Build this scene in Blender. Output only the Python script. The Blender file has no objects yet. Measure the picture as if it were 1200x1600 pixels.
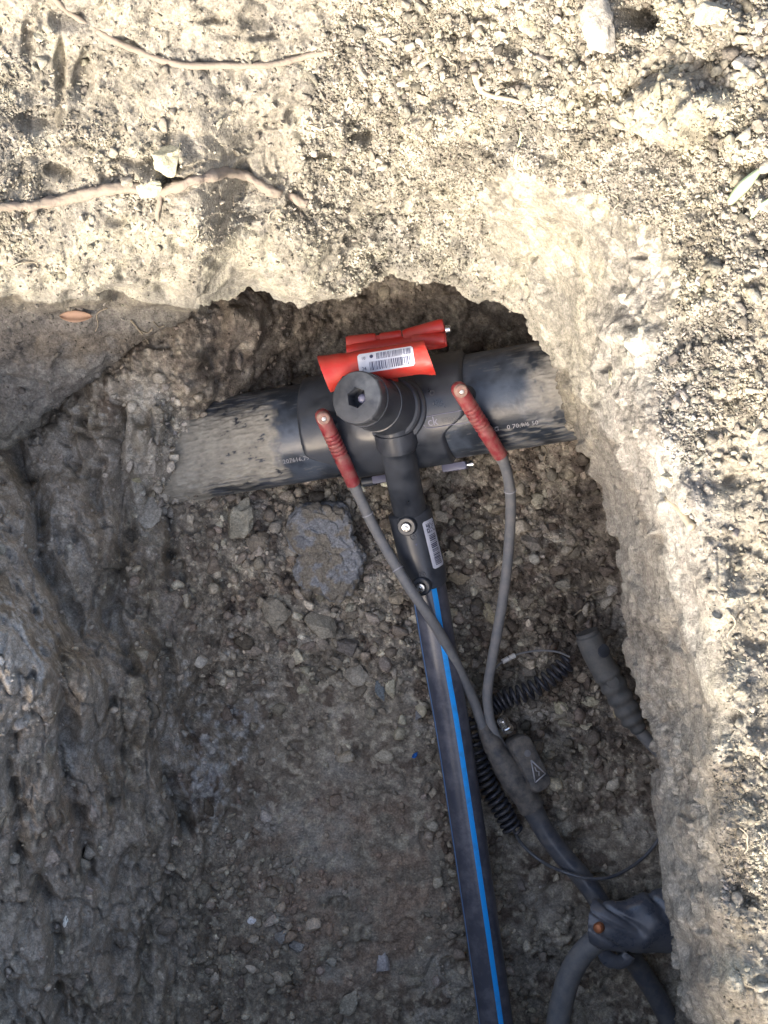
import bpy, math, random, time
import numpy as np
from mathutils import Vector, Matrix
R = math.radians
T0 = time.time()
SC = bpy.context.scene
COL = SC.collection
random.seed(7)
rng = np.random.default_rng(11)

# ------------------------------------------------------------------ camera
CAM_H = 1.56          # metres above the pit floor, looking straight down
FOC = 2000.0          # focal length in photo pixels (photo 1200 x 1600)
cd = bpy.data.cameras.new('camera')
cam = bpy.data.objects.new('camera', cd)
COL.objects.link(cam)
cam.location = (0, 0, CAM_H)
cam.rotation_euler = (0, 0, 0)
cd.sensor_fit = 'VERTICAL'
cd.sensor_height = 24
cd.lens = 24 * FOC / 1600
cd.clip_start = 0.02
cd.clip_end = 200
SC.camera = cam
SC.render.resolution_x, SC.render.resolution_y = 768, 1024

# ------------------------------------------------------------------ light
SUN_EL, SUN_AZ = R(30), R(-120)      # azimuth measured from +X, counter-clockwise
W = bpy.data.worlds.new('World')
SC.world = W
W.use_nodes = True
nt = W.node_tree
bg = nt.nodes['Background']
sky = nt.nodes.new('ShaderNodeTexSky')
sky.sky_type = 'NISHITA'
sky.sun_disc = False
sky.sun_elevation = SUN_EL
sky.sun_rotation = R(90) - SUN_AZ
sky.air_density = 1.0
sky.dust_density = 7.0
sky.ozone_density = 0.4
nt.links.new(sky.outputs[0], bg.inputs[0])
bg.inputs[1].default_value = 0.15
sl = bpy.data.lights.new('sun', 'SUN')
sl.energy = 2.0
sl.angle = R(0.5)
sl.color = (1.0, 0.965, 0.905)
so = bpy.data.objects.new('sun', sl)
COL.objects.link(so)
sdir = Vector((math.cos(SUN_EL) * math.cos(SUN_AZ), math.cos(SUN_EL) * math.sin(SUN_AZ), math.sin(SUN_EL)))
so.rotation_euler = sdir.to_track_quat('Z', 'Y').to_euler()
so.location = sdir * 5
SC.view_settings.view_transform = 'Standard'
SC.view_settings.look = 'None'
SC.view_settings.gamma = 1
SC.view_settings.exposure = 2.0

# ------------------------------------------------------------------ helpers
def U(px, py, z):
    "world position that stands at height z where the photograph shows pixel (px, py)"
    k = (CAM_H - z) / FOC
    return Vector(((px - 600) * k, (800 - py) * k, z))

def hash3(ix, iy, iz, seed):
    ix = ix.astype(np.uint32); iy = iy.astype(np.uint32); iz = iz.astype(np.uint32)
    h = ix * np.uint32(374761393) + iy * np.uint32(668265263) + iz * np.uint32(2147483647) + np.uint32((seed * 974634777) & 0xffffffff)
    h = (h ^ (h >> np.uint32(13))) * np.uint32(1274126177)
    h = (h ^ (h >> np.uint32(16))) * np.uint32(2246822519)
    return h ^ (h >> np.uint32(15))

def h01(h): return (h & np.uint32(0xffffff)).astype(np.float32) / np.float32(0xffffff)

def vnoise(P, s, seed=0):
    "value noise -1..1"
    Q = (P * s + 1000.0)
    I = np.floor(Q).astype(np.int64); F = (Q - I).astype(np.float32)
    F = F * F * F * (F * (F * 6 - 15) + 10)
    out = 0
    for dx in (0, 1):
        wx = F[:, 0] if dx else 1 - F[:, 0]
        for dy in (0, 1):
            wy = F[:, 1] if dy else 1 - F[:, 1]
            for dz in (0, 1):
                wz = F[:, 2] if dz else 1 - F[:, 2]
                out = out + wx * wy * wz * h01(hash3(I[:, 0] + dx, I[:, 1] + dy, I[:, 2] + dz, seed))
    return out * 2 - 1

def fbm(P, s, octv=4, seed=0, gain=0.5):
    a, t, tot = 1.0, 0, 0
    for k in range(octv):
        t = t + a * vnoise(P, s * 2.03 ** k, seed + 17 * k); tot += a; a *= gain
    return t / tot

def worley(P, s, seed=0):
    Q = (P * s + 1000.0)
    I = np.floor(Q).astype(np.int64); F = (Q - I).astype(np.float32)
    n = len(P)
    f1 = np.full(n, 9, np.float32); f2 = np.full(n, 9, np.float32); cid = np.zeros(n, np.float32)
    for dx in (-1, 0, 1):
        for dy in (-1, 0, 1):
            for dz in (-1, 0, 1):
                h = hash3(I[:, 0] + dx, I[:, 1] + dy, I[:, 2] + dz, seed)
                a = h01(h); b = h01(h >> np.uint32(7)); c = h01(h * np.uint32(2654435761))
                d = (dx + a - F[:, 0]) ** 2 + (dy + b - F[:, 1]) ** 2 + (dz + c - F[:, 2]) ** 2
                m = d < f1
                f2 = np.where(m, f1, np.minimum(f2, d)); cid = np.where(m, h01(h * np.uint32(40503) + np.uint32(77)), cid)
                f1 = np.where(m, d, f1)
    return np.sqrt(f1), np.sqrt(f2), cid

def sstep(a, b, x):
    t = np.clip((x - a) / (b - a), 0, 1); return t * t * (3 - 2 * t)

class TPS:
    def __init__(s, pts, smooth=1e-4):
        a = np.array(pts, float); s.c = a[:, :2] / 800.0; z = a[:, 2]; n = len(a)
        K = s.phi(s.c, s.c) + smooth * np.eye(n)
        Pm = np.hstack([np.ones((n, 1)), s.c]); A = np.zeros((n + 3, n + 3))
        A[:n, :n] = K; A[:n, n:] = Pm; A[n:, :n] = Pm.T
        s.w = np.linalg.solve(A, np.concatenate([z, [0, 0, 0]]))
    def phi(s, a, b):
        r2 = ((a[:, None, :] - b[None, :, :]) ** 2).sum(2) + 1e-12
        return 0.5 * r2 * np.log(r2)
    def __call__(s, px, py):
        x = np.clip(px, -600, 1900) / 800.0; y = np.clip(py, -600, 2300) / 800.0
        n = len(s.c); out = s.w[n] + s.w[n + 1] * x + s.w[n + 2] * y
        for k in range(n):
            r2 = (x - s.c[k, 0]) ** 2 + (y - s.c[k, 1]) ** 2 + 1e-12
            out = out + s.w[k] * 0.5 * r2 * np.log(r2)
        return out

def mesh_np(name, V, Q, mat=None, smooth=True, cols=None, tris=False):
    me = bpy.data.meshes.new(name)
    k = 3 if tris else 4
    me.vertices.add(len(V)); me.vertices.foreach_set('co', np.ascontiguousarray(V, np.float32).ravel())
    me.loops.add(len(Q) * k); me.loops.foreach_set('vertex_index', np.ascontiguousarray(Q, np.int32).ravel())
    me.polygons.add(len(Q)); me.polygons.foreach_set('loop_start', np.arange(0, len(Q) * k, k, dtype=np.int32))
    me.polygons.foreach_set('loop_total', np.full(len(Q), k, np.int32))
    if smooth: me.polygons.foreach_set('use_smooth', np.ones(len(Q), bool))
    me.update(calc_edges=True)
    if cols is not None:
        at = me.color_attributes.new('soil', 'FLOAT_COLOR', 'POINT')
        c4 = np.ones((len(V), 4), np.float32); c4[:, :3] = cols
        at.data.foreach_set('color', c4.ravel())
    if mat: me.materials.append(mat)
    o = bpy.data.objects.new(name, me); COL.objects.link(o)
    return o

def tag(o, label=None, cat=None, group=None, kind=None):
    if label: o['label'] = label
    if cat: o['category'] = cat
    if group: o['group'] = group
    if kind: o['kind'] = kind
    return o

# ------------------------------------------------------------------ materials
def soil_material(name, bump=0.6, rough=0.95):
    m = bpy.data.materials.new(name); m.use_nodes = True
    n = m.node_tree.nodes; L = m.node_tree.links
    b = n['Principled BSDF']; b.inputs['Roughness'].default_value = rough
    b.inputs['Specular IOR Level'].default_value = 0.18
    at = n.new('ShaderNodeAttribute'); at.attribute_name = 'soil'
    tc = n.new('ShaderNodeTexCoord')
    no = n.new('ShaderNodeTexNoise'); no.inputs['Scale'].default_value = 420; no.inputs['Detail'].default_value = 5; no.inputs['Roughness'].default_value = 0.65
    L.new(tc.outputs['Object'], no.inputs['Vector'])
    vo = n.new('ShaderNodeTexVoronoi'); vo.inputs['Scale'].default_value = 520; L.new(tc.outputs['Object'], vo.inputs['Vector'])
    r1 = n.new('ShaderNodeMapRange'); r1.inputs[1].default_value = 0.3; r1.inputs[2].default_value = 0.7; r1.inputs[3].default_value = 0.72; r1.inputs[4].default_value = 1.25
    L.new(no.outputs['Fac'], r1.inputs[0])
    sp = n.new('ShaderNodeSeparateColor'); L.new(vo.outputs['Color'], sp.inputs[0])
    r2 = n.new('ShaderNodeMapRange'); r2.inputs[3].default_value = 0.78; r2.inputs[4].default_value = 1.2; L.new(sp.outputs[0], r2.inputs[0])
    mm = n.new('ShaderNodeMath'); mm.operation = 'MULTIPLY'; L.new(r1.outputs[0], mm.inputs[0]); L.new(r2.outputs[0], mm.inputs[1])
    mx = n.new('ShaderNodeMix'); mx.data_type = 'RGBA'; mx.blend_type = 'MULTIPLY'; mx.inputs[0].default_value = 1
    L.new(at.outputs['Color'], mx.inputs[6]); L.new(mm.outputs[0], mx.inputs[7])
    L.new(mx.outputs[2], b.inputs['Base Color'])
    n2 = n.new('ShaderNodeTexNoise'); n2.inputs['Scale'].default_value = 900; n2.inputs['Detail'].default_value = 3
    L.new(tc.outputs['Object'], n2.inputs['Vector'])
    ad = n.new('ShaderNodeMath'); ad.operation = 'MULTIPLY_ADD'; ad.inputs[1].default_value = 0.5
    L.new(n2.outputs['Fac'], ad.inputs[0]); L.new(no.outputs['Fac'], ad.inputs[2])
    bp = n.new('ShaderNodeBump'); bp.inputs['Strength'].default_value = bump; bp.inputs['Distance'].default_value = 0.0016
    L.new(ad.outputs[0], bp.inputs['Height']); L.new(bp.outputs[0], b.inputs['Normal'])
    return m
M_SOIL = soil_material('soil', 0.9)
M_CRUMB = soil_material('crumb', 0.6)

# ------------------------------------------------------------------ terrain
RIM = [(-900, 1500), (-500, 1050), (-100, 770), (20, 694), (70, 655), (125, 610), (180, 570), (230, 530), (280, 498), (330, 470), (385, 456), (420, 460), (462, 479), (515, 467), (555, 458), (590, 441),
       (612, 424), (632, 432), (660, 445), (702, 449), (735, 472), (780, 474), (815, 497), (838, 527), (860, 562), (872, 612), (880, 662), (895, 692), (908, 716), (925, 738), (940, 772),
       (950, 812), (955, 882), (962, 922), (975, 990), (987, 1042), (1002, 1100), (1022, 1152), (1025, 1200), (1013, 1240), (1020, 1300), (1032, 1350), (1036, 1400), (1048, 1450),
       (1057, 1500), (1066, 1560), (1082, 1600), (1110, 1750), (1050, 1980), (700, 2150), (100, 2200), (-500, 2200), (-900, 2200)]
RIM = np.array(RIM, float)

def rim_sd(px, py):
    "signed distance in pixels, positive outside the hole"
    a = RIM; b = np.roll(RIM, -1, 0)
    d = np.full(px.shape, 1e9); ins = np.zeros(px.shape, bool)
    for (ax, ay), (bx, by) in zip(a, b):
        ex, ey = bx - ax, by - ay; L2 = ex * ex + ey * ey
        t = np.clip(((px - ax) * ex + (py - ay) * ey) / L2, 0, 1)
        d = np.minimum(d, (px - ax - t * ex) ** 2 + (py - ay - t * ey) ** 2)
        c = ((ay > py) != (by > py)) & (px < ex * (py - ay) / (ey if ey else 1e-9) + ax)
        ins ^= c
    d = np.sqrt(d)
    return np.where(ins, -d, d)

BANK = TPS([
    # rim of the hole
    (330, 478, .235), (385, 455, .27), (462, 474, .30), (530, 462, .30), (612, 424, .29), (700, 448, .30), (780, 472, .31), (840, 530, .32), (872, 612, .33), (905, 715, .34), (950, 810, .35), (962, 920, .36), (1000, 1100, .37),
    (1022, 1200, .38), (1030, 1350, .40), (1050, 1480, .42), (1075, 1600, .42), (1100, 1750, .46),
    # shaded ledge on the left
    (20, 690, .17), (100, 632, .17), (180, 568, .19), (260, 512, .21), (0, 600, .215), (100, 540, .23), (200, 505, .235), (-200, 760, .2),
    (0, 478, .285), (100, 468, .285), (200, 464, .28), (300, 445, .28), (400, 430, .33), (0, 430, .30), (150, 420, .30), (300, 400, .32), (-200, 500, .36), (-400, 700, .4), (-560, 900, .46),
    # sunlit face above the hole
    (0, 300, .38), (300, 300, .38), (560, 330, .36), (700, 330, .38), (800, 400, .37), (900, 450, .43), (850, 300, .49), (1000, 300, .58), (600, 150, .47), (300, 120, .48), (0, 100, .50),
    (900, 120, .58), (1050, 150, .635), (1200, 100, .69), (1200, 300, .68), (600, -50, .55), (100, -80, .56), (1000, -80, .65),
    # ridge on the right between the face in shade and the top in the sun
    (955, 610, .475), (1000, 690, .540), (1040, 790, .573), (1080, 900, .588), (1108, 1000, .596), (1118, 1080, .594), (1105, 1180, .582), (1115, 1300, .576), (1120, 1420, .568), (1120, 1550, .558),
    (925, 650, .385), (965, 720, .41), (995, 810, .43), (1012, 900, .45), (1038, 1000, .465), (1060, 1120, .455), (1060, 1220, .46), (1070, 1350, .47), (1085, 1480, .48),
    (1050, 560, .590), (1100, 450, .630), (1110, 650, .606), (1120, 750, .606), (1150, 850, .606), (1160, 1000, .602), (1160, 1200, .590), (1160, 1400, .573), (1200, 500, .650), (1200, 600, .640), (1200, 700, .630), (1200, 800, .621), (1200, 900, .613), (1200, 1000, .606), (1200, 1100, .599), (1200, 1200, .592), (1200, 1300, .584), (1200, 1400, .576), (1200, 1500, .568), (1200, 1600, .560),
    # outside the frame
    (-500, -500, .62), (0, -500, .64), (600, -500, .64), (1200, -500, .71), (1700, -500, .74), (-500, 0, .6), (-500, 400, .56), (1700, 200, .73), (1400, 600, .68), (1450, 1000, .645), (1450, 1400, .62), (1800, 1400, .62), (1350, 1800, .58), (1700, 1900, .58), (1200, 2200, .6),
    (800, 2290, .68), (200, 2290, .68), (-500, 2290, .6), (-600, 1600, .48)], 2e-5)

FLOOR = TPS([
    (600, 1000, .03), (500, 1250, .012), (650, 1450, .005), (850, 1300, .0), (950, 1100, .0), (950, 1450, .0), (850, 800, .045), (1000, 900, .03), (700, 800, .035), (780, 900, .025),
    (420, 850, .045), (360, 1000, .05), (560, 850, .035), (340, 1250, .04), (350, 1500, .05), (450, 1590, .03), (600, 780, .035), (420, 790, .035), (300, 830, .06),
    # left wall
    (0, 960, .36), (60, 1040, .35), (110, 1060, .31), (130, 960, .16), (80, 880, .2), (0, 860, .27), (30, 770, .19), (100, 720, .13), (60, 690, .12),
    (140, 1160, .2), (100, 1250, .27), (30, 1300, .32), (180, 1100, .19), (240, 1030, .14), (225, 1130, .15), (262, 1180, .10), (285, 1120, .05), (200, 1000, .12), (210, 900, .12), (150, 850, .15),
    (280, 1300, .09), (200, 1350, .15), (100, 1450, .24), (0, 1580, .30), (180, 1580, .17), (280, 1480, .08), (300, 1400, .07), (330, 1180, .045),
    (180, 720, .16), (245, 700, .13), (150, 650, .145), (230, 620, .155), (290, 565, .175), (340, 520, .175), (400, 490, .15), (240, 780, .09), (270, 640, .125), (180, 790, .12), (240, 850, .1),
    # behind the pipe
    (430, 560, .06), (520, 530, .03), (600, 490, .03), (700, 500, .04), (800, 520, .06), (870, 560, .10), (400, 420, .12), (600, 400, .07), (800, 440, .1), (950, 600, .25),
    (860, 700, .09), (930, 720, .10), (1050, 900, .07), (1080, 1200, .05), (1120, 1500, .05), (1250, 1000, .2), (1300, 1500, .2),
    # off frame
    (-250, 1000, .50), (-250, 1400, .50), (-300, 1800, .55), (-600, 1200, .56), (-600, 1700, .58), (-500, 2200, .68), (-250, 780, .32), (-500, 900, .47),
    (200, 1800, .2), (600, 1850, .14), (950, 1800, .12), (200, 2100, .6), (700, 2100, .6), (1100, 2000, .45), (600, 2290, .72), (1200, 2200, .6), (0, 600, .08), (100, 560, .10), (200, 510, .15), (175, 600, .168), (240, 552, .185), (290, 520, .19), (-300, 650, .05)], 1e-5)

def axis(lo, hi, flo, fhi, step):
    a = list(np.arange(lo, hi + .1, step))
    s, v = step, hi
    while v < fhi: s *= 1.13; v += s; a.append(v)
    s, v = step, lo
    while v > flo: s *= 1.13; v -= s; a.insert(0, v)
    return np.array(a)

def soil_disp(P, crumb, big, kind):
    "height of clods and crumbs, in metres; crumb and big are masks"
    a = fbm(P, 14, 4, 3) * .012 * big + fbm(P, 55, 3, 9) * .0055 * (.45 + .55 * crumb if kind == 'floor' else 1)
    a = a - (.30 - np.abs(fbm(P, 24, 3, 13))).clip(0, 1) ** 2 * .06 * big            # creases
    f1, f2, c = worley(P + fbm(P, 40, 2, 6)[:, None] * .006, 42, 19)
    k1 = c
    a = a + np.minimum(np.clip(1.5 * (f2 - f1), 0, 1), .3 + .5 * c) * (.002 + .009 * c ** 2) * crumb * (1.0 if kind == 'floor' else .45)
    rid = np.abs(vnoise(P, 75, 77)); a = a - np.clip(.16 - rid, 0, 1) * .020 * np.clip(vnoise(P, 22, 78) + .35, 0, 1) * (.3 + .7 * crumb if kind == 'floor' else 1)
    f1, f2, c = worley(P + fbm(P, 90, 2, 5)[:, None] * .003, 95, 21)
    k2 = c
    a = a + np.minimum(np.clip(1.6 * (f2 - f1), 0, 1), .35 + .4 * c) * (.001 + .0052 * c ** 2) * crumb
    f1, f2, c = worley(P, 230, 33)
    k3 = c
    a = a + np.clip(1.5 * (f2 - f1), 0, .8) * (.0007 + .0034 * c) * ((.5 if kind == 'floor' else .35) + .65 * crumb)
    a = a + fbm(P, 420, 2, 41) * .0007
    pit = vnoise(P, 38, 71)
    a = a - sstep(.40, .75, pit) * .009 * big
    return a.astype(np.float32), (k1 - .5) * .5 + (k2 - .5) * .7 + (k3 - .5) * .7

def grid_normals(P):
    du = np.gradient(P, axis=1); dv = np.gradient(P, axis=0)
    n = np.cross(dv, du); n /= np.linalg.norm(n, axis=2, keepdims=True) + 1e-20
    n[n[:, :, 2] < 0] *= -1
    return n

def blob(px, py, cx, cy, rx, ry, soft=.5):
    d = np.sqrt(((px - cx) / rx) ** 2 + ((py - cy) / ry) ** 2)
    return sstep(1 + soft, 1 - soft, d)

def mix(a, b, t): return a * (1 - t[:, None]) + np.array(b)[None, :] * t[:, None]

FISS = [([(20, 700), (60, 780), (62, 870), (105, 950), (128, 1005)], 20, .040), ([(185, 640), (182, 720), (196, 800), (188, 880), (170, 960), (205, 1040)], 15, .026), ([(255, 1000), (262, 1060), (246, 1130), (258, 1200), (290, 1300)], 17, .030),
        ([(100, 1010), (98, 1090), (104, 1180), (122, 1270), (150, 1380)], 17, .028), ([(150, 1010), (172, 1090), (160, 1170), (190, 1290)], 11, .016), ([(20, 1200), (35, 1330), (80, 1440), (100, 1600)], 15, .020),
        ([(290, 1300), (262, 1400), (230, 1450), (225, 1560)], 13, .018), ([(120, 660), (150, 720), (150, 800)], 12, .020), ([(210, 1330), (180, 1400), (185, 1500)], 10, .014), ([(262, 640), (250, 700), (268, 790), (262, 870)], 11, .020),
        ([(270, 870), (300, 940), (268, 1010)], 12, .014), ([(60, 1180), (40, 1260)], 10, .014), ([(330, 560), (345, 600), (330, 640)], 8, .010)]
LUMPS = [(30, 1010, 62, 80, 10, .020), (205, 1000, 40, 46, 0, .018), (228, 1100, 30, 62, 5, .020), (140, 1110, 26, 60, 5, .014), (60, 1250, 40, 80, 8, .016), (235, 1200, 40, 50, 0, .016), (120, 800, 34, 70, -25, .016), (232, 880, 30, 60, 10, .014),
         (205, 1420, 36, 60, 10, .014), (60, 1520, 40, 80, 0, .014), (140, 700, 26, 50, -30, .012), (230, 720, 30, 60, -5, .014), (300, 600, 40, 40, 0, .012), (380, 510, 50, 34, -20, .014), (300, 1480, 30, 40, 0, .008), (160, 1560, 30, 60, 0, .012),
         (95, 900, 20, 50, -25, .012), (246, 690, 26, 60, -8, .016), (262, 775, 22, 30, 0, .012), (20, 830, 34, 50, -20, .014), (180, 1250, 24, 60, 8, .012)]
SHADE_MOUND = .15           # unseen mound added below the frame so its shadow covers the pit
def surface(px, py, base, kind, NG=None):
    "px, py are 2-D grids -> world positions, colours"
    z = base(px, py)
    if kind == 'bank':
        d = rim_sd(px, py)
        q_ = np.stack([px.ravel(), py.ravel(), 0 * px.ravel()], 1)
        yl = py + (vnoise(q_, 1 / 60, 310) * 12 + vnoise(q_, 1 / 22, 311) * 5).reshape(px.shape) + 16 * sstep(0, -200, px)
        z = z + .095 * (1 - sstep(452, 486, yl)) * sstep(400, 300, px) * sstep(60, 400, py) * sstep(-900, -500, px)
        z = z + SHADE_MOUND * sstep(2000, 2330, py) * (1 - sstep(2900, 3500, py)) * (1 - sstep(740, 1040, px)) * sstep(-2600, -1900, px)
        z = z - .016 * (1 - np.sqrt(np.clip(np.clip(d, 0, 16) / 16, 0, 1)))
    k = (CAM_H - z) / FOC
    P = np.stack([(px - 600) * k, (800 - py) * k, z], 2)
    N = grid_normals(P) if NG is None else NG
    sh = px.shape; p = P.reshape(-1, 3); n = N.reshape(-1, 3); x = px.ravel(); y = py.ravel()
    near = (x > -90) & (x < 1290) & (y > -90) & (y < 1690)
    m = fbm(p, 9, 3, 101)
    if kind == 'bank':
        crumb = sstep(-.25, .3, m + .55 * blob(x, y, 760, 110, 260, 190) + .15 * blob(x, y, 1190, 350, 130, 420) + .3 * blob(x, y, 1180, 60, 90, 90)
                      - .5 * blob(x, y, 300, 30, 240, 140) - .6 * blob(x, y, 1030, 150, 110, 80) - .8 * blob(x, y, 100, 560, 330, 90) + .1 * blob(x, y, 1000, 850, 90, 500))
        big = np.ones(len(x)) * 1.0 - .25 * blob(x, y, 100, 560, 330, 90) - .1 * blob(x, y, 1010, 850, 90, 400) - .45 * sstep(1060, 1140, x)
    else:
        crumb = sstep(-.3, .3, m + .6 * blob(x, y, 650, 900, 330, 170) + .4 * blob(x, y, 850, 1000, 220, 200) - .5 * blob(x, y, 560, 1400, 240, 230) - .45 * sstep(330, 250, x) * sstep(600, 680, y))
        big = 1 + .6 * blob(x, y, 130, 1050, 190, 420) - .3 * blob(x, y, 560, 1400, 240, 230)
    a = np.zeros(len(x), np.float32); cell = np.zeros(len(x), np.float32)
    a[near], cell[near] = soil_disp(p[near], crumb[near], big[near], kind)
    a[~near] = fbm(p[~near], 14, 3, 3) * .012
    if kind == 'bank':      # two deeper cracks and a few pockets in the sunlit face
        for (cx, cy, rx, ry, dd) in ((60, 190, 38, 22, .02), (95, 110, 10, 60, .014), (1000, 25, 38, 26, .028), (230, 255, 95, 9, .012), (90, 280, 30, 12, .014), (720, 55, 26, 10, .014),
                                     (530, 245, 60, 8, .010), (45, 60, 14, 30, .012), (945, 575, 16, 9, .014), (1150, 750, 26, 14, .014), (830, 402, 8, 7, .014), (1175, 265, 30, 14, .02), (1085, 1265, 26, 14, .012),
                                     (1160, 1400, 24, 20, .016), (1100, 1450, 16, 9, .012), (560, 215, 30, 8, .01), (760, 240, 16, 8, .012), (130, 120, 16, 40, .012), (330, 35, 30, 10, .009), (410, 60, 24, 8, .008), (640, 90, 20, 12, .009), (180, 350, 16, 10, .008), (360, 340, 40, 7, .008), (800, 130, 20, 10, .01), (1100, 330, 26, 12, .01), (1180, 440, 24, 14, .012), (1060, 400, 20, 10, .009), (900, 200, 16, 10, .009), (430, 200, 22, 10, .009), (1140, 620, 22, 12, .011), (680, 300, 26, 8, .008), (1000, 400, 18, 8, .009), (1180, 1000, 26, 16, .012), (1150, 1120, 18, 10, .01), (1190, 1530, 22, 14, .012), (740, 355, 30, 6, .007), (890, 300, 40, 8, .009)):
            w = np.clip(1.15 - np.sqrt(((x - cx) / rx) ** 2 + ((y - cy) / ry) ** 2) + .35 * vnoise(p, 70, 88), 0, 1)
            a = a - dd * (.5 if cx > 1040 else 1) * sstep(0, .6, w)
        for (cx, cy, rx, ry, dd) in ((1060, 165, 70, 50, .030), (960, 120, 55, 35, .014), (945, 40, 32, 42, .018), (1120, 195, 42, 36, .014), (1130, 40, 40, 26, .016), (280, 240, 26, 36, .016), (240, 272, 20, 14, .014),
                                     (690, 185, 52, 34, .012), (700, 180, 20, 30, .01), (1000, 500, 60, 40, .01), (990, 540, 36, 40, .012)):
            w = np.clip(1.25 - np.sqrt(((x - cx) / rx) ** 2 + ((y - cy) / ry) ** 2) + .45 * vnoise(p, 60, 91), 0, 1)
            a = a + dd * sstep(0, .7, w)
    else:
        q2 = np.stack([x / 42, y / 75, 0 * x], 1); xw = x + 11 * fbm(q2, 1, 3, 611); yw = y + 11 * fbm(q2, 1, 3, 612)
        wl = sstep(330, 260, x) * sstep(600, 700, y)
        a = a + wl * (fbm(np.stack([x / 30, y / 55, 0 * x], 1), 1, 5, 620, .62) * .013 - np.clip(.12 - np.abs(fbm(np.stack([x / 42, y / 66, 0 * x], 1), 1, 3, 630)), 0, 1) * .085).astype(np.float32)
        for pts, wd, dd in FISS:
            d = np.full(len(x), 1e9)
            for (ax, ay), (bx, by) in zip(pts[:-1], pts[1:]):
                ex, ey = bx - ax, by - ay; t = np.clip(((xw - ax) * ex + (yw - ay) * ey) / (ex * ex + ey * ey), 0, 1)
                d = np.minimum(d, np.hypot(xw - ax - t * ex, yw - ay - t * ey))
            a = a - 1.3 * dd * np.clip(1 - d / (wd * 1.15), 0, 1) ** .8
        for (cx, cy, rx, ry, rot, dd) in LUMPS:
            dd *= 1.35
            ca, sa = math.cos(R(rot)), math.sin(R(rot)); u_ = ((xw - cx) * ca + (yw - cy) * sa) / rx; v_ = (-(xw - cx) * sa + (yw - cy) * ca) / ry
            w = np.clip(1.2 - np.hypot(u_, v_) + .4 * vnoise(p, 60, 92), 0, 1)
            a = a + dd * sstep(0, .75, w)
    nd = n * .3 + np.array([0, 0, .7]) if kind == 'floor' else n * .8 + np.array([0, 0, .2])
    p2 = p + nd * (a if kind == 'floor' else a * np.clip(n[:, 2] * 2.2, .7, 1))[:, None]
    # colour of the earth, with shade painted behind the pipe and shaded bank lightened
    c1 = fbm(p, 16, 3, 201); c2 = fbm(p, 45, 3, 205); c3 = fbm(p, 150, 2, 207)
    if kind == 'bank':
        col = np.tile(np.array([.335, .302, .235]), (len(x), 1))
        col = mix(col, (.275, .255, .215), sstep(-.1, .4, c1))
        col = mix(col, (.44, .405, .30), sstep(.05, .5, c2 + .5 * blob(x, y, 1060, 165, 90, 60) + .25 * blob(x, y, 250, 420, 420, 60) + .2 * blob(x, y, 760, 380, 160, 80)))
        col = mix(col, (.19, .175, .152), sstep(.15, .55, c3 + .08 * blob(x, y, 1190, 350, 100, 420)) * .7)
        col = col * .63; col = mix(col, (.21, .198, .172), np.full(len(x), .40))
        shade_zone = np.clip(blob(x, y, 80, 570, 380, 90) + blob(x, y, 1010, 900, 95, 420) + blob(x, y, 1060, 1400, 70, 330), 0, 1)
        col = mix(col, (.255, .247, .230), .75 * shade_zone)  # lighter grey painted in to lift the bank where it lies in shade
        col = mix(col, (.18, .165, .147), .8 * shade_zone * sstep(-.05, .3, c1 + .6 * c3))
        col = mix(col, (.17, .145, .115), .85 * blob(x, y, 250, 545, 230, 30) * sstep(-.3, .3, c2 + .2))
    else:
        col = np.tile(np.array([.215, .185, .145]), (len(x), 1))
        col = mix(col, (.30, .27, .225), sstep(-.05, .4, c1))
        col = mix(col, (.125, .100, .078), sstep(.0, .45, c2 + .2 * blob(x, y, 900, 1150, 180, 350)))
        col = mix(col, (.36, .32, .245), sstep(.2, .6, c3 + .15) * .7)
        col = mix(col, (.26, .195, .145), .7 * np.clip(blob(x, y, 560, 1400, 170, 160) + blob(x, y, 90, 1400, 90, 300), 0, 1) * sstep(-.4, .3, c2))
        col = mix(col, (.35, .352, .345), .8 * blob(x, y, 15, 1020, 70, 120) * sstep(-.4, .2, c1 + c3))
        col = mix(col, (.27, .275, .28), .55 * np.clip(blob(x, y, 340, 1150, 90, 160) + blob(x, y, 115, 1190, 25, 70) + blob(x, y, 50, 820, 60, 90) + blob(x, y, 150, 680, 60, 80), 0, 1) * sstep(0, .4, c1 + c3))
        col = mix(col, (.33, .31, .265), .9 * np.clip(blob(x, y, 235, 690, 55, 100) + blob(x, y, 235, 810, 28, 50), 0, 1) * sstep(-.3, .2, c2 + .2))
    if kind == 'floor':
        wall = sstep(310, 250, x + 30 * c1) * sstep(640, 720, y); col = mix(col, (.30, .268, .225), .7 * wall * sstep(-.5, .3, c1 + c2))
        col = mix(col * np.array([1.22, 1.23, 1.25]), (.115, .098, .082), .8 * np.clip(blob(x, y, 600, 525, 350, 80) + .7 * blob(x, y, 385, 560, 100, 80) + blob(x, y, 950, 900, 80, 260), 0, 1) * sstep(-.6, .2, c2))  # shade behind the pipe, under the lip, painted into the soil colour
    col = np.clip(col * ((1 + .2 * c2 + .16 * c3) * (1 + (1.0 if kind == 'floor' else .75) * cell * ((.25 if kind == 'floor' else .45) + .55 * crumb)))[:, None], .02, .9)
    return p2.reshape(sh + (3,)), N, col.reshape(sh + (3,)), crumb.reshape(sh)

STEP = 2.0
gx = axis(-50, 1250, -9000, 10000, STEP); gy = axis(-50, 1650, -9000, 10000, STEP)
GX, GY = np.meshgrid(gx, gy)

def quads(ny, nx):
    i = np.arange(ny * nx).reshape(ny, nx)
    return np.stack([i[:-1, :-1], i[1:, :-1], i[1:, 1:], i[:-1, 1:]], 2).reshape(-1, 4)

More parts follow.
